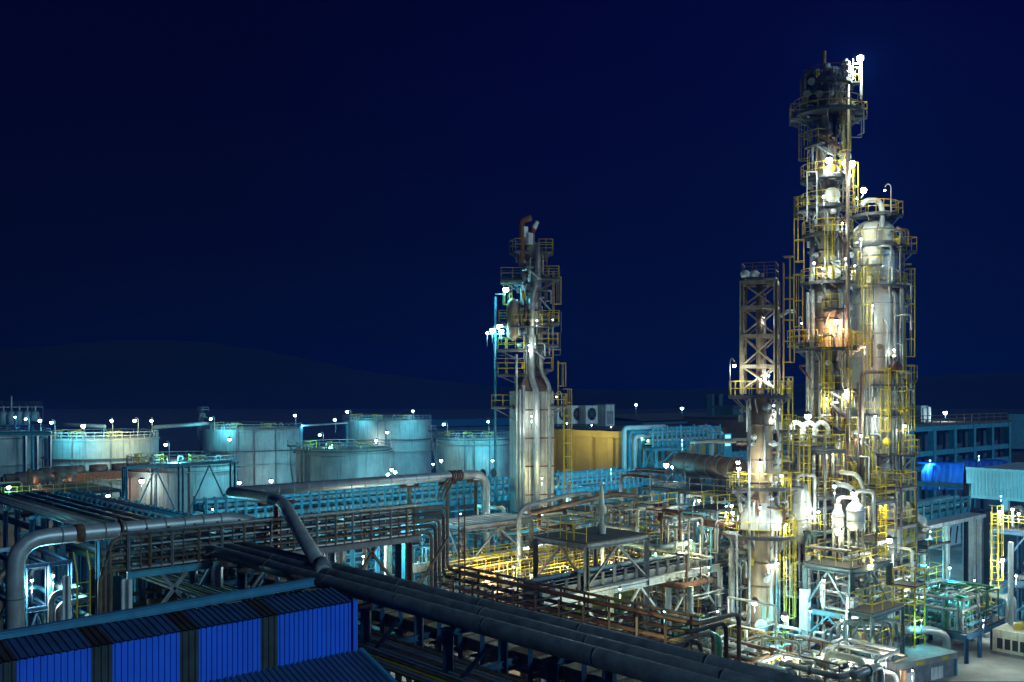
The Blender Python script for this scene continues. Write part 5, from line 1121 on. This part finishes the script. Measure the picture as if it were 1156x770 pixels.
# dark boundary wall and low hut
q = W(1096, 96); o = MB().box(q.x - 1, q.x + 1, q.y - 9, q.y, 0, zy(577, 96)).box(q.x - 1.1, q.x + 1.1, q.y - 9.1, q.y + .1, zy(577, 96) + .003, zy(577, 96) + .25).build('boundary_wall', 'slate_wall'); tag(o, 'dark navy screen wall below the pale canopy', 'wall')
A_, B_ = W(1138, 330, z=0), W(1240, 330, z=0); o = MB().bar(A_ + Vector((0, 0, zy(487, 330))), B_ + Vector((0, 0, zy(487, 330))), .5, 12).bar(A_ + Vector((0, 0, zy(480, 330) + .5)), B_ + Vector((0, 0, zy(480, 330) + .5)), .7, .5).build('boundary_wall', 'teal_steel'); tag(o, 'long pale teal wall at the far right skyline', 'wall')
# teal gantry and lit concrete rack
stg = root('pipe_bridge', W(1052, 104), 'teal steel gantry beam with dark end post in front of the blue tarpaulins', 'pipe bridge')
A_, B_ = W(1012, 106), W(1092, 101); zz = zy(547, 103)
MB().ibeam((A_.x, A_.y, zz), (B_.x, B_.y, zz), .4, .5).build('beam', 'teal_steel', stg); MB().box(B_.x - .28, B_.x + .28, B_.y - .28, B_.y + .28, 0, zz + .3).build('end_post', 'dark_pipe', stg)
for px, dd in ((1024, 105.2), (1034, 104.8)): q = W(px, dd); MB().ibeam((q.x, q.y, 0), (q.x, q.y, zz - .3), .5, .5).build('post', 'teal_steel', stg)
YQ = YonX(1056, W(1056, 90).x); XQ0, XQ1 = XonY(1022, YQ), XonY(1092, YQ)
stanchion_rack('pipe_rack', 'teal stanchion rack with concrete beam in the right yard', (XQ0, YQ), (XQ1, YQ), zy(583, 90), zy(566, 88), 8, 'teal_steel', 99, 1, .2, 1.6)
cr = root('concrete_portal', ((XQ0 + XQ1) / 2, YQ, 0), 'white concrete goalpost frame under the right yard stanchion rack', 'frame')
zz = zy(583, 90) - .55; MB().box(XQ0, XQ1, YQ - 1.8, YQ + .3, zz, zz + .34).build('beam', 'white_paint', cr)
for x in (XQ0 + .3, (XQ0 * .6 + XQ1 * .4), XQ1 - 2.2, XQ1 - .3): MB().box(x - .25, x + .25, YQ - 1.6, YQ - 1.1, 0, zz - .003).build('post', 'white_paint', cr)
for k, (px, d) in enumerate(((1022, 118), (1044, 120), (1027, 119))):
    q = W(px, d); b = MB().lathe(q.x, q.y, [(.01, 0), (.42, .02), (.42, 1.3), (.01, 1.32)], 14); o = b.build('oil_drum', 'red_steel'); tag(o, 'red oil drum standing in the right yard', 'drum', 'red oil drums')
    MB().lathe(q.x, q.y, [(.42, .45), (.45, .45), (.45, .5), (.42, .5)], 14).lathe(q.x, q.y, [(.42, .9), (.45, .9), (.45, .95), (.42, .95)], 14).build('rolling_hoop', 'red_steel', o)
q = W(1066, 124); sk = root('skip_unit', (q.x, q.y, 0), 'pale box skid with slanted struts behind the teal gantry', 'skid'); MB().box(q.x - 2.2, q.x + 2.2, q.y - 1.2, q.y + 1.2, .4, 3.2).build('cabinet', 'canopy_sheet', sk); each(MB().bar((q.x - 1.5, q.y - 1.25, .6), (q.x - .9, q.y - 1.25, 2.8), .15).bar((q.x + .5, q.y - 1.25, .6), (q.x + 1.1, q.y - 1.25, 2.8), .15), 'strut', 'opening', sk); MB().box(q.x - 2.3, q.x + 2.3, q.y - 1.3, q.y + 1.3, 0, .39).build('skid_base', 'grey_steel', sk)
# big horizontal U-shaped duct right of the broad column
U = W(1040, 84); 
o = pipe([W(1014, 80, 582), W(1030, 82, 582), W(1042, 84, 588), W(1040, 84, 606), W(1022, 82, 612), W(1006, 80, 618)], .42, 'silver', 'fat silver U-bend duct at the right of the broad column', 'pipe', None, 1.4, 18)
q = W(1016, 79, 578); e = root('exchanger', q, 'cream and yellow exchanger head at the right of the broad column foot', 'exchanger'); MB().tube([q - av(A_RIGHT) * .8, q + av(A_RIGHT) * .9], .72, 20).build('shell', 'cream', e); each(MB().tube([q + av(A_RIGHT) * .9, q + av(A_RIGHT) * 1.05], .85, 20).tube([q - av(A_RIGHT) * .95, q - av(A_RIGHT) * .8], .85, 20), 'flange', 'yellow', e)
# yellow scaffold-like ladder tower
q = W(1026, 69.5)
frame('ladder_tower', 'yellow caged ladder tower right of the braced base frame', q.x - .8, q.x + .8, q.y - .8, q.y + .8, 0, (1.2, 2.4, 3.6, 4.8, 6.0, 7.2), 'yellow', 'ladder tower', post=.09, beam_h=.09, deckz=(6.0,), rails='sw')
# green valve manifold on its teal-edged deck
x0g, x1g = XonY(1050, 26), XonY(1136, 26)
mg = frame('steelwork', 'teal edged manifold deck of green pipes in the right yard', 72.3, 79.6, 29.2, 34, 0, (1.9,), 'blue_steel', nx=3, ny=1, post=.24, deckz=(2.0,), rails='s', rail_mat='blue_steel', beam_h=.4)
for k in range(7):
    x = 72.9 + k * .95; pipe([(x, 30.2, 2.1), (x, 30.2, 4.0 + .3 * (k % 2)), (x, 31.2, 4.2 + .3 * (k % 2)), (x, 31.2, 2.1)], .11, 'green_pipe' if k % 3 else 'galvanised', 'green hooped pipe on the teal edged manifold deck' if k % 3 else 'grey hooped pipe on the teal edged manifold deck', 'pipe', 'hooped pipes on the manifold deck', .4, 12, flanges=1)
    v = root('gate_valve', (x + .5, 30.1, 2.1), 'small gate valve with yellow wheel on the manifold deck', 'valve', 'gate valves on the manifold deck'); MB().tube([(x + .5, 29.6, 2.7), (x + .5, 30.6, 2.7)], .16, 10).tube([(x + .5, 30.1, 2.1), (x + .5, 30.1, 3.4)], .08, 8).build('body', 'green_pipe', v); MB().tube([(x + .5 + .3 * math.cos(q * PI / 4), 30.1 + .3 * math.sin(q * PI / 4), 3.4) for q in range(9)], .05, 6, 0, False).build('handwheel', 'yellow', v)
for k in range(4): pipe([(70, 34.4, 3.0 + k * .5), (80, 34.4, 3.0 + k * .5)], .12 + .05 * (k % 2), ['brown_steel', 'green_pipe', 'galvanised', 'brown_steel'][k], 'level line behind the green manifold', 'pipe', 'level lines behind the manifold', 0, 10, order='y')
jungle(150, 67.5, 81, 34.6, 45, 0, 7, ['galvanised', 'silver', 'teal_steel', 'green_pipe', 'white_paint', 'grey_steel', 'brown_steel'], 'behind the green manifold', 'pipes behind the green manifold', seed=46, rmin=.03, rmax=.11)
jungle(60, 72.5, 79.4, 29.6, 33.8, 2.1, 4.6, ['green_pipe', 'galvanised', 'green_pipe', 'teal_steel'], 'on the manifold deck', 'small pipes on the manifold deck', seed=47, rmin=.05, rmax=.1)
for k in range(3): frame('steelwork', 'grey pipe trestle in the right yard behind the manifold', 69 + k * 4.5, 72.6 + k * 4.5, 37 + k * 2.5, 39.5 + k * 2.5, 0, (3.8, 6.4 - .6 * k), 'galvanised' if k % 2 else 'teal_steel', group='pipe trestles in the right yard', post=.22, brace=((3.9, 6.0 - .6 * k),))
for k in range(5): pipe([(68, 36.2 + k * .55, 6.8 - .25 * (k % 3)), (86, 36.2 + k * .55, 6.8 - .25 * (k % 3))], .13 + .04 * (k % 2), ['brown_steel', 'galvanised', 'silver', 'teal_steel', 'galvanised'][k], 'level line crossing high in the right yard', 'pipe', 'high lines in the right yard', 0, 10, order='y')
for k in range(4): pipe([(84 - k * .5, 30, 0.2), (84 - k * .5, 30, 3.2), (84 - k * .5, 33, 3.2)], .13, 'galvanised', 'grey upright bent pipe near the right yard deck', 'pipe', 'upright bent pipes in the right yard', .5, 10)
pipe([W(1016, 68, 711), W(1052, 70, 711), W(1069, 71, 718), W(1069, 71, 742), W(1050, 70, 748), W(1010, 68, 752)], .3, 'silver', 'silver U-shaped pipe lying low beside the yard cabin', 'pipe', None, 1.0, 16)
# portable cabin bottom right
cbx = root('site_cabin', W(1050, 66.5), 'grey site cabin with two bright white panels and yellow plates', 'cabin')
p0, p1 = W(1012, 64.5), W(1078, 67.5); zt_ = zy(738, 67); u_ = (p1 - p0).normalized(); n_ = Vector((-u_.y, u_.x, 0)); n_ = n_ if n_.dot(av(A_FAR)) > 0 else -n_
def obx(m, a, l0, l1, d0, d1, z0, z1):
    vs = []
    for z in (z0, z1):
        for l, d_ in ((l0, d0), (l1, d0), (l1, d1), (l0, d1)): v = a + u_ * l + n_ * d_; vs.append((v.x, v.y, z))
    return m.add(vs, [(0, 3, 2, 1), (4, 5, 6, 7), (0, 1, 5, 4), (1, 2, 6, 5), (2, 3, 7, 6), (3, 0, 4, 7)])
LL = (p1 - p0).length
obx(MB(), p0, 0, LL, 0, 2.4, 0, zt_ - .45).build('wall', 'grey_steel', cbx); obx(MB(), p0, -.15, LL + .15, -.15, 2.55, zt_ - .44, zt_).build('roof', 'concrete', cbx)
for l in (.6, LL * .58): obx(MB(), p0, l, l + 1.25, -.03, .05, 0, zt_ - .8).build('door', 'white_paint', cbx)
for l in (LL * .3, LL * .72): obx(MB(), p0, l, l + .8, -.19, -.151, zt_ - .33, zt_ - .12).build('sign_plate', 'yellow', cbx)
obx(MB(), p0, LL - .05, LL + .12, -.12, 0, 0, zt_).build('corner_post', 'gutter_teal', cbx)
# right edge frame with railed deck, ladder, pole and generator
xT, yT = XonY(1124, 25), 25
f1, f2 = W(1123, 80), W(1175, 76)
frame('steelwork', 'dark teal frame with railed deck at the right edge', f1.x - .5, f1.x + 5.5, f2.y - 1, f1.y, 0, (4.4, zy(602, 78)), 'blue_steel', brace=((4.6, zy(606, 78)),), post=.32, deckz=(zy(602, 78),), rails='swen', beam_h=.36)
q = W(1123, 77); o = MB().ladder((q.x, q.y, 3), (q.x, q.y, zy(577, 77)), av(A_RIGHT), .6, .5, cage=av(A_NEAR)).build('ladder', 'yellow'); tag(o, 'yellow caged ladder on the right edge frame', 'ladder')
q = W(1141, 74.5); o = MB().tube([(q.x, q.y, .9), (q.x, q.y, zy(612, 74.5))], .2, 12).box(q.x - .5, q.x + .5, q.y - .5, q.y + .5, .0, .9).build('vent_post', 'canopy_sheet'); tag(o, 'pale grey pole on a concrete foot at the right edge', 'post')
q = W(1150, 73); gn = root('generator', (q.x, q.y, 0), 'cream generator box with dark louvres at the bottom right edge', 'generator')
MB().box(q.x - 1.4, q.x + 2.2, q.y - 1.2, q.y + 1.4, .25, 1.9).build('cabinet', 'cream', gn); MB().box(q.x - 1.5, q.x + 2.3, q.y - 1.3, q.y + 1.5, 0, .24).build('skid_base', 'grey_steel', gn)
for k in range(4): each(MB().box(q.x - 1.2 + k * .55, q.x - .8 + k * .55, q.y - 1.24, q.y - 1.2, .5, 1.3), 'louvre', 'opening', gn); each(MB().box(q.x - 1.44, q.x - 1.4, q.y - 1.0 + k * .55, q.y - .6 + k * .55, .5, 1.3), 'louvre', 'opening', gn)
MB().tube([(q.x - .3, q.y, 2.1), (q.x + .4, q.y, 2.1)], .3, 12).build('exhaust', 'yellow', gn)
jungle(10, f1.x, f1.x + 5, f2.y - .5, f1.y - .5, zy(600, 78) + .2, zy(600, 78) + 1.8, ['galvanised', 'white_paint', 'yellow'], 'on the right edge deck', 'small pipes on the right edge deck', seed=48, rmin=.05, rmax=.13)
jungle(12, f1.x, f1.x + 5, f2.y - .5, f1.y - .5, 0, 6, ['galvanised', 'teal_steel', 'grey_steel', 'silver'], 'under the right edge deck', 'pipes under the right edge deck', seed=49, rmin=.06, rmax=.16)
# broken concrete edge and rubble lines in the yard
for k in range(4):
    q = W(1085 + k * 14, 76 + k * 1.2); o = MB().box(q.x - .7, q.x + .7, q.y - .25, q.y + .25, .004, .16 + .05 * k).box(q.x - .5, q.x + .5, q.y - .35, q.y + .2, .01, .1).build('concrete_kerb', 'concrete'); tag(o, 'short broken concrete kerb on the pale yard ground', 'kerb', 'broken kerbs in the yard')
# ================================================================ lit lamps
T = 'lamps on the tall columns'
def L(px, py, d, power, col, label, kind='bulb', size=.22, group=T, foot=None, **k):
    p = W(px, d, py)
    base = None
    if foot: base = W(foot[0], foot[2] if len(foot) > 2 else d, foot[1])
    return lamp(p, power, col, label, kind, size, base, group=group, **k)
L(971, 66, 75.0, 2200, 'white', 'brilliant lamp on the pole at the very top of the tallest column', size=.36, foot=(972, 70))
L(936, 181, 73.6, 500, 'white', 'brilliant lamp above the upper manway of the tallest column', size=.34)
L(962, 185, 74, 500, 'white', 'brilliant lamp on a bracket right of the upper manway', size=.34, foot=(957, 190))
L(975, 215, 76, 500, 'white', 'bright lamp above the domed top of the broad column', size=.32, foot=(972, 224))
L(968, 224, 76.4, 120, 'white', 'small lamp beside the dome loop pipe of the broad column', size=.18)
L(999, 215, 77.6, 0, 'white', 'small gooseneck lamp on the right side of the dome', 'goose', .14, foot=(1006, 240))
L(930, 222, 72.9, 300, 'white', 'lamp shining on the second manway of the tallest column', size=.2)
L(951, 252, 74, 90, 'white', 'small lamp under the second platform of the tallest column', size=.15)
L(919, 297, 73.6, 160, 'white', 'small lamp left of the third manway of the tallest column', size=.18)
L(955, 292, 74, 120, 'white', 'small lamp between the twin columns at dome height', size=.16)
L(929, 303, 73.0, 350, 'white', 'lamp shining on the third manway of the tallest column', size=.15)
L(944, 363, 73.8, 650, 'warm', 'warm orange lamp over the middle platform of the tallest column', size=.3)
L(905, 365, 74, 0, 'white', 'unlit gooseneck lamp at the left of the orange-lit platform', 'goose', .1, foot=(902, 388))
L(955, 441, 73.6, 300, 'white', 'lamp between the twin columns below the orange-lit platform', size=.22)
L(972, 270, 76.3, 500, 'white', 'lamp hidden by the dome rim of the broad column', size=.12)
L(965, 300, 76, 300, 'white', 'lamp on the left flank of the broad column', size=.12)
L(985, 345, 75, 480, 'white', 'lamp high on the front of the broad column cladding', size=.1)
L(976, 392, 74.9, 200, 'warm', 'dull warm lamp on the front of the broad column', size=.1)
L(1009, 395, 77, 60, 'white', 'small gooseneck lamp at the right flank of the broad column', 'goose', .14, foot=(1019, 425))
L(988, 470, 75, 480, 'white', 'lamp low on the front of the broad column cladding', size=.14)
L(972, 492, 74.4, 500, 'white', 'pair lamp in the bright gap between the twin columns', size=.2)
L(933, 450, 73, 260, 'yellow', 'yellowish lamp by the ladder of the tallest column', size=.14)
L(940, 512, 72.6, 300, 'yellow', 'yellowish lamp at the bright mid platform of the tallest column', size=.14)
L(912, 470, 72.2, 260, 'white', 'brilliant lamp over the hooked vents', size=.32)
L(897, 476, 72.5, 120, 'white', 'bright lamp left of the hooked vents', size=.24)
L(1022, 481, 78, 80, 'white', 'white gooseneck lamp over the right balcony of the broad column', 'goose', .2, foot=(1026, 512))
L(942, 549, 68.5, 350, 'white', 'bright lamp over the gleaming drums', size=.26)
L(963, 557, 67.8, 300, 'white', 'bright lamp against the gleaming white drum', size=.26)
L(990, 565, 74.6, 500, 'yellow', 'yellowish lamp on the foot of the broad column', size=.14)
L(1004, 610, 72, 600, 'white', 'brilliant floodlight behind the base frame right corner', size=.3)
L(924, 578, 70, 260, 'white', 'lamp at the pale tall drum', size=.18)
L(950, 600, 68, 300, 'yellow', 'yellowish lamp above the base frame deck', size=.15)
L(985, 632, 67.6, 260, 'yellow', 'yellowish lamp inside the base frame deck rail', size=.14)
for k, (px, py, d, pw, c) in enumerate(((930, 655, 66.5, 220, 'white'), (985, 690, 66, 220, 'white'), (950, 700, 65.5, 220, 'white'), (915, 690, 67, 200, 'teal'), (1000, 742, 62, 320, 'white'), (960, 750, 61, 260, 'white'), (925, 742, 62, 200, 'yellow'), (885, 745, 61, 200, 'white'))):
    L(px, py, d, pw * 1.5, c, 'work lamp low in the braced base frame', size=.16, group='work lamps in the base frame')
# tan column
L(829, 413, 69, 200, 'white', 'gooseneck lamp left of the lattice tower', 'goose', .24, foot=(824, 440))
L(846, 310, 70, 0, 'white', 'unlit twin flood head on the lattice tower top', 'bulb', .26) if False else None
L(862, 358, 70.3, 60, 'white', 'small lamp inside the lattice tower', size=.14)
L(858, 428, 68.6, 380, 'white', 'lamp whitening the base of the lattice tower', size=.12)
L(868, 424, 70.8, 300, 'white', 'second lamp whitening the base of the lattice tower', size=.12)
L(873, 458, 71, 80, 'white', 'small pole lamp under the round platform of the tan column', size=.18)
L(874, 468, 70, 100, 'white', 'lamp on the slim silver vessel beside the tan column', size=.12)
L(833, 522, 68.5, 140, 'white', 'upper of two round lamps left of the tan column', size=.26)
L(834, 529, 68.3, 140, 'white', 'lower of two round lamps left of the tan column', size=.28)
L(858, 522, 68.3, 420, 'white', 'brilliant lamp on the front of the tan column above the shoulder', size=.24)
L(882, 537, 70, 120, 'white', 'round lamp right of the tan column shoulder', size=.24)
L(858, 573, 67.4, 300, 'white', 'lamp lighting the white shoulder of the tan column', size=.14)
L(826, 571, 68, 150, 'white', 'small lamp left of the white shoulder', size=.2)
L(887, 592, 69, 150, 'white', 'small lamp right of the white shoulder', size=.18)
L(852, 680, 67, 330, 'white', 'brilliant floodlight on the lower shell of the tan column', size=.3)
L(886, 697, 68, 400, 'cyan', 'bluish floodlight right of the tan column lower shell', size=.34)
L(878, 636, 69, 220, 'white', 'lamp on the ladder beside the lower shell of the tan column', size=.14)
L(870, 742, 62, 260, 'yellow', 'yellowish lamp at the foot of the tan column', size=.14)
# middle column
L(571, 327, 91, 320, 'cyan', 'brilliant cyan lamp on the upper left of the slim column', size=.46, foot=(569, 333))
L(564, 369, 91, 420, 'cyan', 'brilliant cyan lamp in the cluster left of the slim column', size=.5)
L(566, 374, 90.6, 120, 'cyan', 'second cyan lamp in the cluster left of the slim column', size=.4)
L(556, 373, 91, 120, 'cyan', 'third cyan lamp in the cluster left of the slim column', size=.36)
L(550, 376, 91, 60, 'teal', 'small outer cyan lamp of the cluster left of the slim column', size=.26)
L(606, 362, 89.4, 60, 'white', 'tiny lamp on the front of the slim column', size=.14)
L(624, 361, 91, 0, 'white', 'tiny lamp at the right of the slim column balcony', size=.14)
L(628, 448, 91, 0, 'white', 'small gooseneck lamp right of the slim column casing', 'goose', .12, foot=(634, 470))
L(597, 390, 89.6, 160, 'white', 'lamp in front of the narrow neck of the slim column', size=.1)
L(600, 470, 88, 380, 'white', 'lamp on the ribbed casing of the slim column', size=.1)
L(612, 540, 88, 300, 'yellow', 'yellowish lamp low on the ribbed casing', size=.12)
# tank farm
TF = 'gooseneck lamps on the tanks'
for k, (px, py, d, s) in enumerate(((126, 475, 165, .5), (152, 475, 167, .55), (171, 475, 168, .5), (238, 473, 202, .6), (333, 469, 203, .55), (392, 465, 230, .7), (466, 464, 230, .6), (187, 502, 146, .5), (259, 496, 147, .5), (361, 491, 178, .5), (378, 474, 190, .55), (437, 488, 171, .5), (551, 476, 197, .5), (501, 479, 197, .6), (45, 475, 160, .55), (58, 477, 165, .55), (94, 481, 164, .75), (29, 473, 220, .6), (17, 471, 220, .4))):
    L(px, py, d, 1200 if k % 3 else 2100, 'cyan' if k > 2 else 'yellow', 'lit gooseneck lamp rising from a tank rim', 'goose', s * .85, TF, foot=(px + (4 if k % 2 else 1), py + 14), cast=W(px, d, py) + av(A_NEAR) * 3.2 + av(A_RIGHT) * 2.5 + Vector((0, 0, -2)))
for k, (px, py, d, pw, c) in enumerate(((306, 543, 196, 900, 'white'), (425, 497, 226, 900, 'white'), (160, 543, 138, 700, 'white'), (498, 520, 192, 500, 'yellow'), (446, 533, 168, 150, 'yellow'), (438, 536, 168, 80, 'white'))):
    L(px, py, d, pw * .9, c, 'floodlight washing a patch of tank wall', size=.6 if k < 3 else .5, group='tank wall floodlights')
for k, (px, py, d, pw, c) in enumerate(((70, 555, 130, 500, 'warm'), (95, 548, 145, 900, 'warm'), (33, 540, 120, 400, 'warm'), (48, 532, 130, 200, 'white'), (122, 560, 100, 120, 'cyan'), (10, 550, 110, 300, 'cyan'), (60, 597, 62, 60, 'cyan'))):
    L(px, py, d, pw * 2.2, c, 'small lamp among the drums at the left', size=.3 if d > 80 else .14, group='small lamps at the left')
L(36, 655, 51.5, 900, 'white', 'bright lamp inside the dark steel at the left', size=.15)
L(60, 650, 52.5, 900, 'cyan', 'bluish lamp inside the dark steel at the left', size=.15)
for k, (px, py, d, pw) in enumerate(((184, 540, 158, 2600), (346, 538, 196, 3600), (489, 524, 222, 4200), (270, 545, 142, 1600), (442, 530, 172, 1800), (556, 520, 196, 2500))):
    p_ = W(px, d, py); L(px, py, d, pw * .85, 'cyan', 'added cyan floodlight low between two tanks', size=.45, group='added cyan floods between the tanks', cast=p_ + av(A_NEAR) * 4 + Vector((0, 0, .5)))  # extra floods added to tint the tank walls cyan
# racks and middle yard
for k, (px, py, d, pw, c, s) in enumerate(((300, 600, 76, 260, 'cyan', .12), (380, 590, 78, 300, 'cyan', .12), (460, 585, 84, 320, 'cyan', .12), (520, 580, 88, 300, 'cyan', .12), (240, 575, 68, 160, 'cyan', .12), (150, 585, 66, 140, 'cyan', .12), (410, 628, 66, 420, 'white', .14), (450, 615, 70, 420, 'cyan', .14), (640, 560, 96, 500, 'cyan', .12), (700, 560, 100, 500, 'cyan', .14), (690, 530, 100, 350, 'cyan', .1), (760, 520, 104, 500, 'cyan', .2), (770, 497, 106, 450, 'cyan', .12), (752, 525, 96, 200, 'white', .36), (759, 527, 94, 120, 'white', .26), (820, 540, 98, 500, 'cyan', .12))):
    L(px, py, d, pw * 2.7, c, 'small lamp lighting the teal racks', size=s, group='rack lamps')
for k, (px, py, d, pw, c, s) in enumerate(((560, 655, 66, 380, 'warm', .14), (548, 645, 68, 250, 'yellow', .12), (580, 640, 68, 250, 'white', .12), (640, 640, 68, 260, 'yellow', .12), (690, 635, 70, 260, 'yellow', .12), (740, 625, 72, 240, 'yellow', .12), (700, 665, 60, 200, 'yellow', .12), (750, 690, 56, 160, 'teal', .12), (653, 583, 80, 160, 'white', .24), (690, 582, 84, 160, 'white', .2), (612, 575, 82, 200, 'white', .2), (600, 605, 76, 200, 'white', .14), (735, 573, 90, 160, 'white', .24), (757, 574, 88, 160, 'white', .24), (788, 584, 80, 220, 'white', .26), (789, 565, 82, 140, 'white', .22), (827, 579, 72, 200, 'white', .26), (820, 572, 76, 160, 'white', .2), (745, 595, 82, 260, 'white', .24), (800, 640, 66, 160, 'yellow', .12), (780, 610, 70, 200, 'yellow', .12), (810, 690, 58, 140, 'cyan', .12), (720, 722, 47, 260, 'yellow', .1), (640, 722, 44, 220, 'warm', .1), (560, 712, 42.5, 200, 'warm', .1), (470, 690, 46, 180, 'warm', .1))):
    L(px, py, d, pw * 2.0, c, 'small work or added lamp among the pipes of the middle yard', size=s, group='middle yard work lamps')  # last few are added lamps to brighten the duct covers
# right yard and skyline
for k, (px, py, d, pw, c, s) in enumerate(((1067, 466, 156, 260, 'white', .5), (1023, 564, 108, 240, 'white', .3), (1129, 578, 78, 320, 'white', .3), (1143, 575, 76, 240, 'white', .24), (1150, 580, 75, 200, 'white', .2), (1132, 632, 76, 320, 'white', .26), (1147, 650, 76, 200, 'white', .16), (1048, 640, 80, 320, 'cyan', .16), (1072, 641, 78, 200, 'cyan', .2), (1050, 600, 86, 260, 'cyan', .14), (1030, 660, 74, 260, 'white', .14), (1075, 675, 72, 240, 'cyan', .12), (1100, 655, 82, 320, 'white', .12), (1110, 700, 70, 150, 'white', .1), (1040, 700, 68, 160, 'cyan', .1), (1130, 560, 104, 500, 'cyan', .14), (1060, 545, 112, 420, 'cyan', .14), (1105, 515, 128, 500, 'teal', .14), (1050, 520, 132, 500, 'teal', .14), (1030, 757, 60, 160, 'white', .1))):
    L(px, py, d, pw * 2.1, c, 'small lamp in the right-hand yard', size=s, group='right yard lamps')
L(770, 461, 180, 60, 'cyan', 'pole lamp on the skyline above the raised teal rack', 'pole', .5, 'skyline lamps', foot=(770, 470))
L(718, 457, 210, 40, 'teal', 'dim pole lamp on the skyline over the ochre building', 'pole', .35, 'skyline lamps', foot=(718, 470))
for k, px in enumerate((640, 668, 690, 725)):
    L(px, 478 + k * 2, 139 - k * 4, 330, 'yellow', 'shaded lamp washing the ochre parapet', size=.15, group='parapet lamps', cast=W(px, 127 - k * 3, 496))
# unlit twin flood heads on the lattice tower
for k, px in enumerate((841.5, 851.5)):
    p_ = W(px, 70, 309.5); fh = root('flood_head', p_ - Vector((0, 0, .9)), 'unlit white flood head on top of the lattice tower', 'lamp', 'unlit flood heads'); MB().lathe(p_.x, p_.y, [(.02, p_.z - .25), (.3, p_.z - .22), (.38, p_.z + .1), (.2, p_.z + .25), (.02, p_.z + .27)], 14).build('hood', 'white_paint', fh); MB().bar(p_ - Vector((0, 0, .9)), p_ - Vector((0, 0, .2)), .07).build('bracket', 'galvanised', fh)
build_jungle(150)
finish_labels()
[print('LONG', o.name, o['label']) for o, _, _ in ALL if len(o['label'].replace('-', ' ').split()) > 16]
print('OBJECTS', len(bpy.data.objects), 'LAMPS', NLAMP[0])
